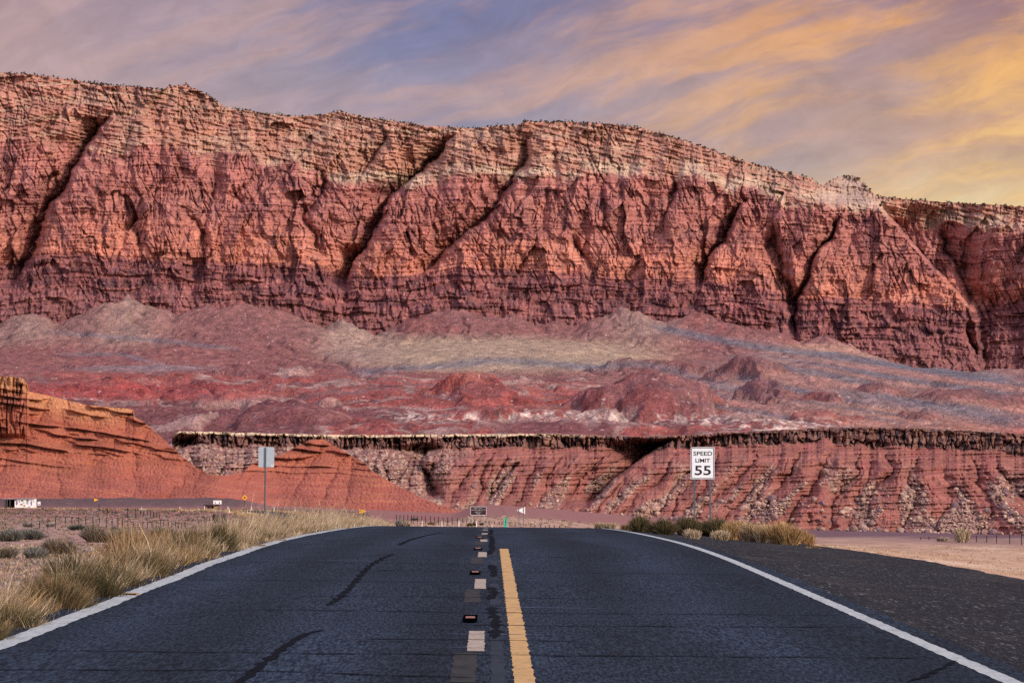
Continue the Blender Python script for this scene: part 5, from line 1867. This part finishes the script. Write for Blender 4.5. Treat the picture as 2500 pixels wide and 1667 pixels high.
# ------------------------------------------------------------------ boulders on the mesa slope
def rock_mesh(seed):
    import bmesh
    bm = bmesh.new()
    bmesh.ops.create_icosphere(bm, subdivisions=2, radius=.5)
    rr = random.Random(seed)
    cuts = [Vector((rr.gauss(0, 1), rr.gauss(0, 1), rr.gauss(0, 1))).normalized() for _ in range(7)]
    lim = [rr.uniform(.28, .44) for _ in cuts]
    sc = (rr.uniform(.8, 1.25), rr.uniform(.7, 1.1), rr.uniform(.6, .95))
    for v in bm.verts:
        for c, l in zip(cuts, lim):
            d = v.co.dot(c)
            if d > l:
                v.co -= c * (d - l)
        v.co = Vector((v.co.x * sc[0], v.co.y * sc[1], v.co.z * sc[2]))
    me = bpy.data.meshes.new('boulder')
    bm.to_mesh(me)
    bm.free()
    return me


TONES = ((.34, .215, .17), (.25, .15, .13), (.42, .29, .22), (.17, .11, .115))
rocks = []
for k in range(8):
    me = rock_mesh(k)
    a = me.color_attributes.new("Col", 'FLOAT_COLOR', 'POINT')
    a.data.foreach_set("color", np.tile(np.array([*TONES[k % 4], 1], dtype=np.float32), len(me.vertices)))
    me.materials.append(M['boulder'])
    rocks.append(me)
BL = {0: 'pinkish tan boulder among the rocks strewn along the foot of the low mesa', 1: 'brown boulder among the rocks strewn along the foot of the low mesa',
      2: 'pale buff boulder among the rocks strewn along the foot of the low mesa', 3: 'dark grey boulder among the rocks strewn along the foot of the low mesa'}


def boulders():
    r = np.random.default_rng(77)
    low = (MDN > 70) & (MX > 1080) & (MX < 2560)
    w = np.where(low, MRUB * np.clip((MY - 1130) / 110, .02, 1) ** 1.5 + .10 * np.clip((MY - 1200) / 50, 0, 1), 0)
    w = w * np.interp(MX, [1080, 1500, 1900, 2560], [.25, .4, 1, 1])
    w = (w / w.sum()).ravel()
    ii = r.choice(w.size, 2600, replace=False, p=w)
    pts = MP.reshape(-1, 3)[ii]
    size = np.clip(r.lognormal(-.15, .55, len(ii)), .35, 3.6) * 0.95
    # a few roll out onto the flat in front
    k = np.argsort(-size)
    pts, size = pts[k], size[k]
    for i in range(0, 60):
        pass
    for i in range(260):
        me = rocks[int(r.integers(0, 8))]
        if i % 4 == 0:
            px = r.uniform(1500, 2560)
            D = r.uniform(1130, 1262)
            X = float(azim(px)) * D
            p = (X, D, float(zg(X, D)) + size[i] * .18)
        else:
            p = pts[i] + np.array([0, -.3, .1]) * size[i]
        o = link('boulder', me)
        o.location = p
        o.scale = (float(size[i]),) * 3
        o.rotation_euler = (r.uniform(-.5, .5), r.uniform(-.5, .5), r.uniform(0, 6.28))
        tag(o, BL[rocks.index(me) % 4], 'boulder', 'boulders at the foot of the low mesa')
    # the countless smaller stones are one mass
    vs, fs, cs, off = [], [], [], 0
    base = []
    for me in rocks:
        v = np.zeros(len(me.vertices) * 3, dtype=np.float32)
        me.vertices.foreach_get("co", v)
        fa = np.zeros(len(me.polygons) * 3, dtype=np.int32)
        me.polygons.foreach_get("vertices", fa)
        base.append((v.reshape(-1, 3), fa.reshape(-1, 3)))
    for i in range(260, len(pts)):
        v, fa = base[int(r.integers(0, 8))]
        a = r.uniform(0, 6.28)
        ca, sa = math.cos(a), math.sin(a)
        q = np.stack([v[:, 0] * ca - v[:, 1] * sa, v[:, 0] * sa + v[:, 1] * ca, v[:, 2]], -1) * size[i] + pts[i] + np.array([0, -.25, .05]) * size[i]
        vs.append(q)
        fs.append(fa + off)
        cs.append(np.tile(np.array(TONES[int(r.integers(0, 4))]) * r.uniform(.8, 1.3), (len(q), 1)))
        off += len(q)
    o = link('rubble', raw_mesh('rubble', np.concatenate(vs), np.concatenate(fs), np.concatenate(cs)), M['boulder'])
    tag(o, 'loose rubble scattered over the slope of the low mesa', 'rubble', kind='stuff')


boulders()

# ------------------------------------------------------------------ junipers on the rim of the cliff
def juniper_mesh(seed):
    r = np.random.default_rng(seed)
    n = 150
    a = r.normal(0, 1, (n, 3))
    a /= np.linalg.norm(a, axis=1)[:, None]
    lob = r.normal(0, .22, (5, 3)) + np.array([0, 0, .55])
    cen = lob[r.integers(0, 5, n)] + a * r.uniform(.15, .38, (n, 1)) * np.array([1.1, 1.1, .8])
    u = np.cross(a, r.normal(0, 1, (n, 3)))
    u /= np.linalg.norm(u, axis=1)[:, None]
    v = np.cross(a, u)
    s = r.uniform(.09, .2, (n, 1))
    P = np.stack([cen - u * s, cen - v * s * .7, cen + u * s, cen + v * s * .7], 1)
    idx = np.arange(n * 4).reshape(n, 4)
    col = pick_cols(n, [(.035, .05, .032), (.025, .036, .028), (.05, .06, .036)], seed)
    P, c = P.reshape(-1, 3), np.repeat(col, 4, 0)
    # trunk
    tv = np.array([[.05 * math.cos(k * 2.1), .05 * math.sin(k * 2.1), z] for z in (-.15, .5) for k in range(3)])
    tf = np.array([[0, 1, 4, 3], [1, 2, 5, 4], [2, 0, 3, 5]]) + len(P)
    return np.concatenate([P, tv]), np.concatenate([idx, tf]), np.concatenate([c, np.full((6, 3), .06)])


def junipers():
    kinds = [juniper_mesh(900 + k) for k in range(6)]
    mes = [raw_mesh('juniper', *k) for k in kinds]
    for me in mes:
        me.materials.append(M['leaf'])
    r = np.random.default_rng(21)
    nr = CP.shape[0]
    xs_, rows, size = [], [], []
    dens = np.interp(CX * .9408, [-100, 0, 150, 370, 480, 520, 640, 800, 1000, 1110, 1300, 1500, 1620, 1800, 1900, 2010, 2060, 2200, 2352, 2600],
                     [.5, .6, .8, 1, 1.6, 1, 1.4, 1.5, 1.4, 1.4, 1.6, 1.1, 1.6, 1.2, .5, 1.2, 1.6, 1.2, .9, .8])
    spread = np.interp(CX * .9408, [0, 370, 400, 480, 520, 700, 1000, 1150, 1300, 1600, 1800, 2010, 2200, 2352], [3, 4, 22, 20, 8, 22, 24, 14, 10, 18, 14, 16, 30, 26])
    n = 1500
    col = r.choice(len(CX), n, p=dens / dens.sum())
    below = np.abs(r.normal(0, .5, n)) ** 1.4 * spread[col]
    row = np.clip(nr - 1 - (below / .75).astype(int), 0, nr - 1)
    P = CP[row, col]
    size = r.uniform(1.0, 2.3, n) * (1 + .2 * (below < 3))
    order = np.argsort(-size * (1 + (below < 6)))
    vs, fs, cs, off = [], [], [], 0
    for j, i in enumerate(order):
        k = int(r.integers(0, 6))
        p = P[i] + np.array([0, r.uniform(-1, 2), -.25 * size[i]])
        if j < 280:
            o = link('juniper', mes[k])
            o.location = p
            o.scale = (float(size[i]),) * 3
            o.rotation_euler[2] = r.uniform(0, 6.28)
            tag(o, 'small dark juniper growing on the rim at the top of the great cliff', 'tree', 'junipers along the cliff rim')
        else:
            v, f, c = kinds[k]
            vs.append(v * size[i] * .9 + p)
            fs.append(f + off)
            cs.append(c)
            off += len(v)
    o = link('rim_scrub', raw_mesh('rim_scrub', np.concatenate(vs), np.concatenate(fs), np.concatenate(cs)), M['leaf'])
    tag(o, 'dark scrub speckling the plateau edge along the cliff top', 'scrub', kind='stuff')


junipers()
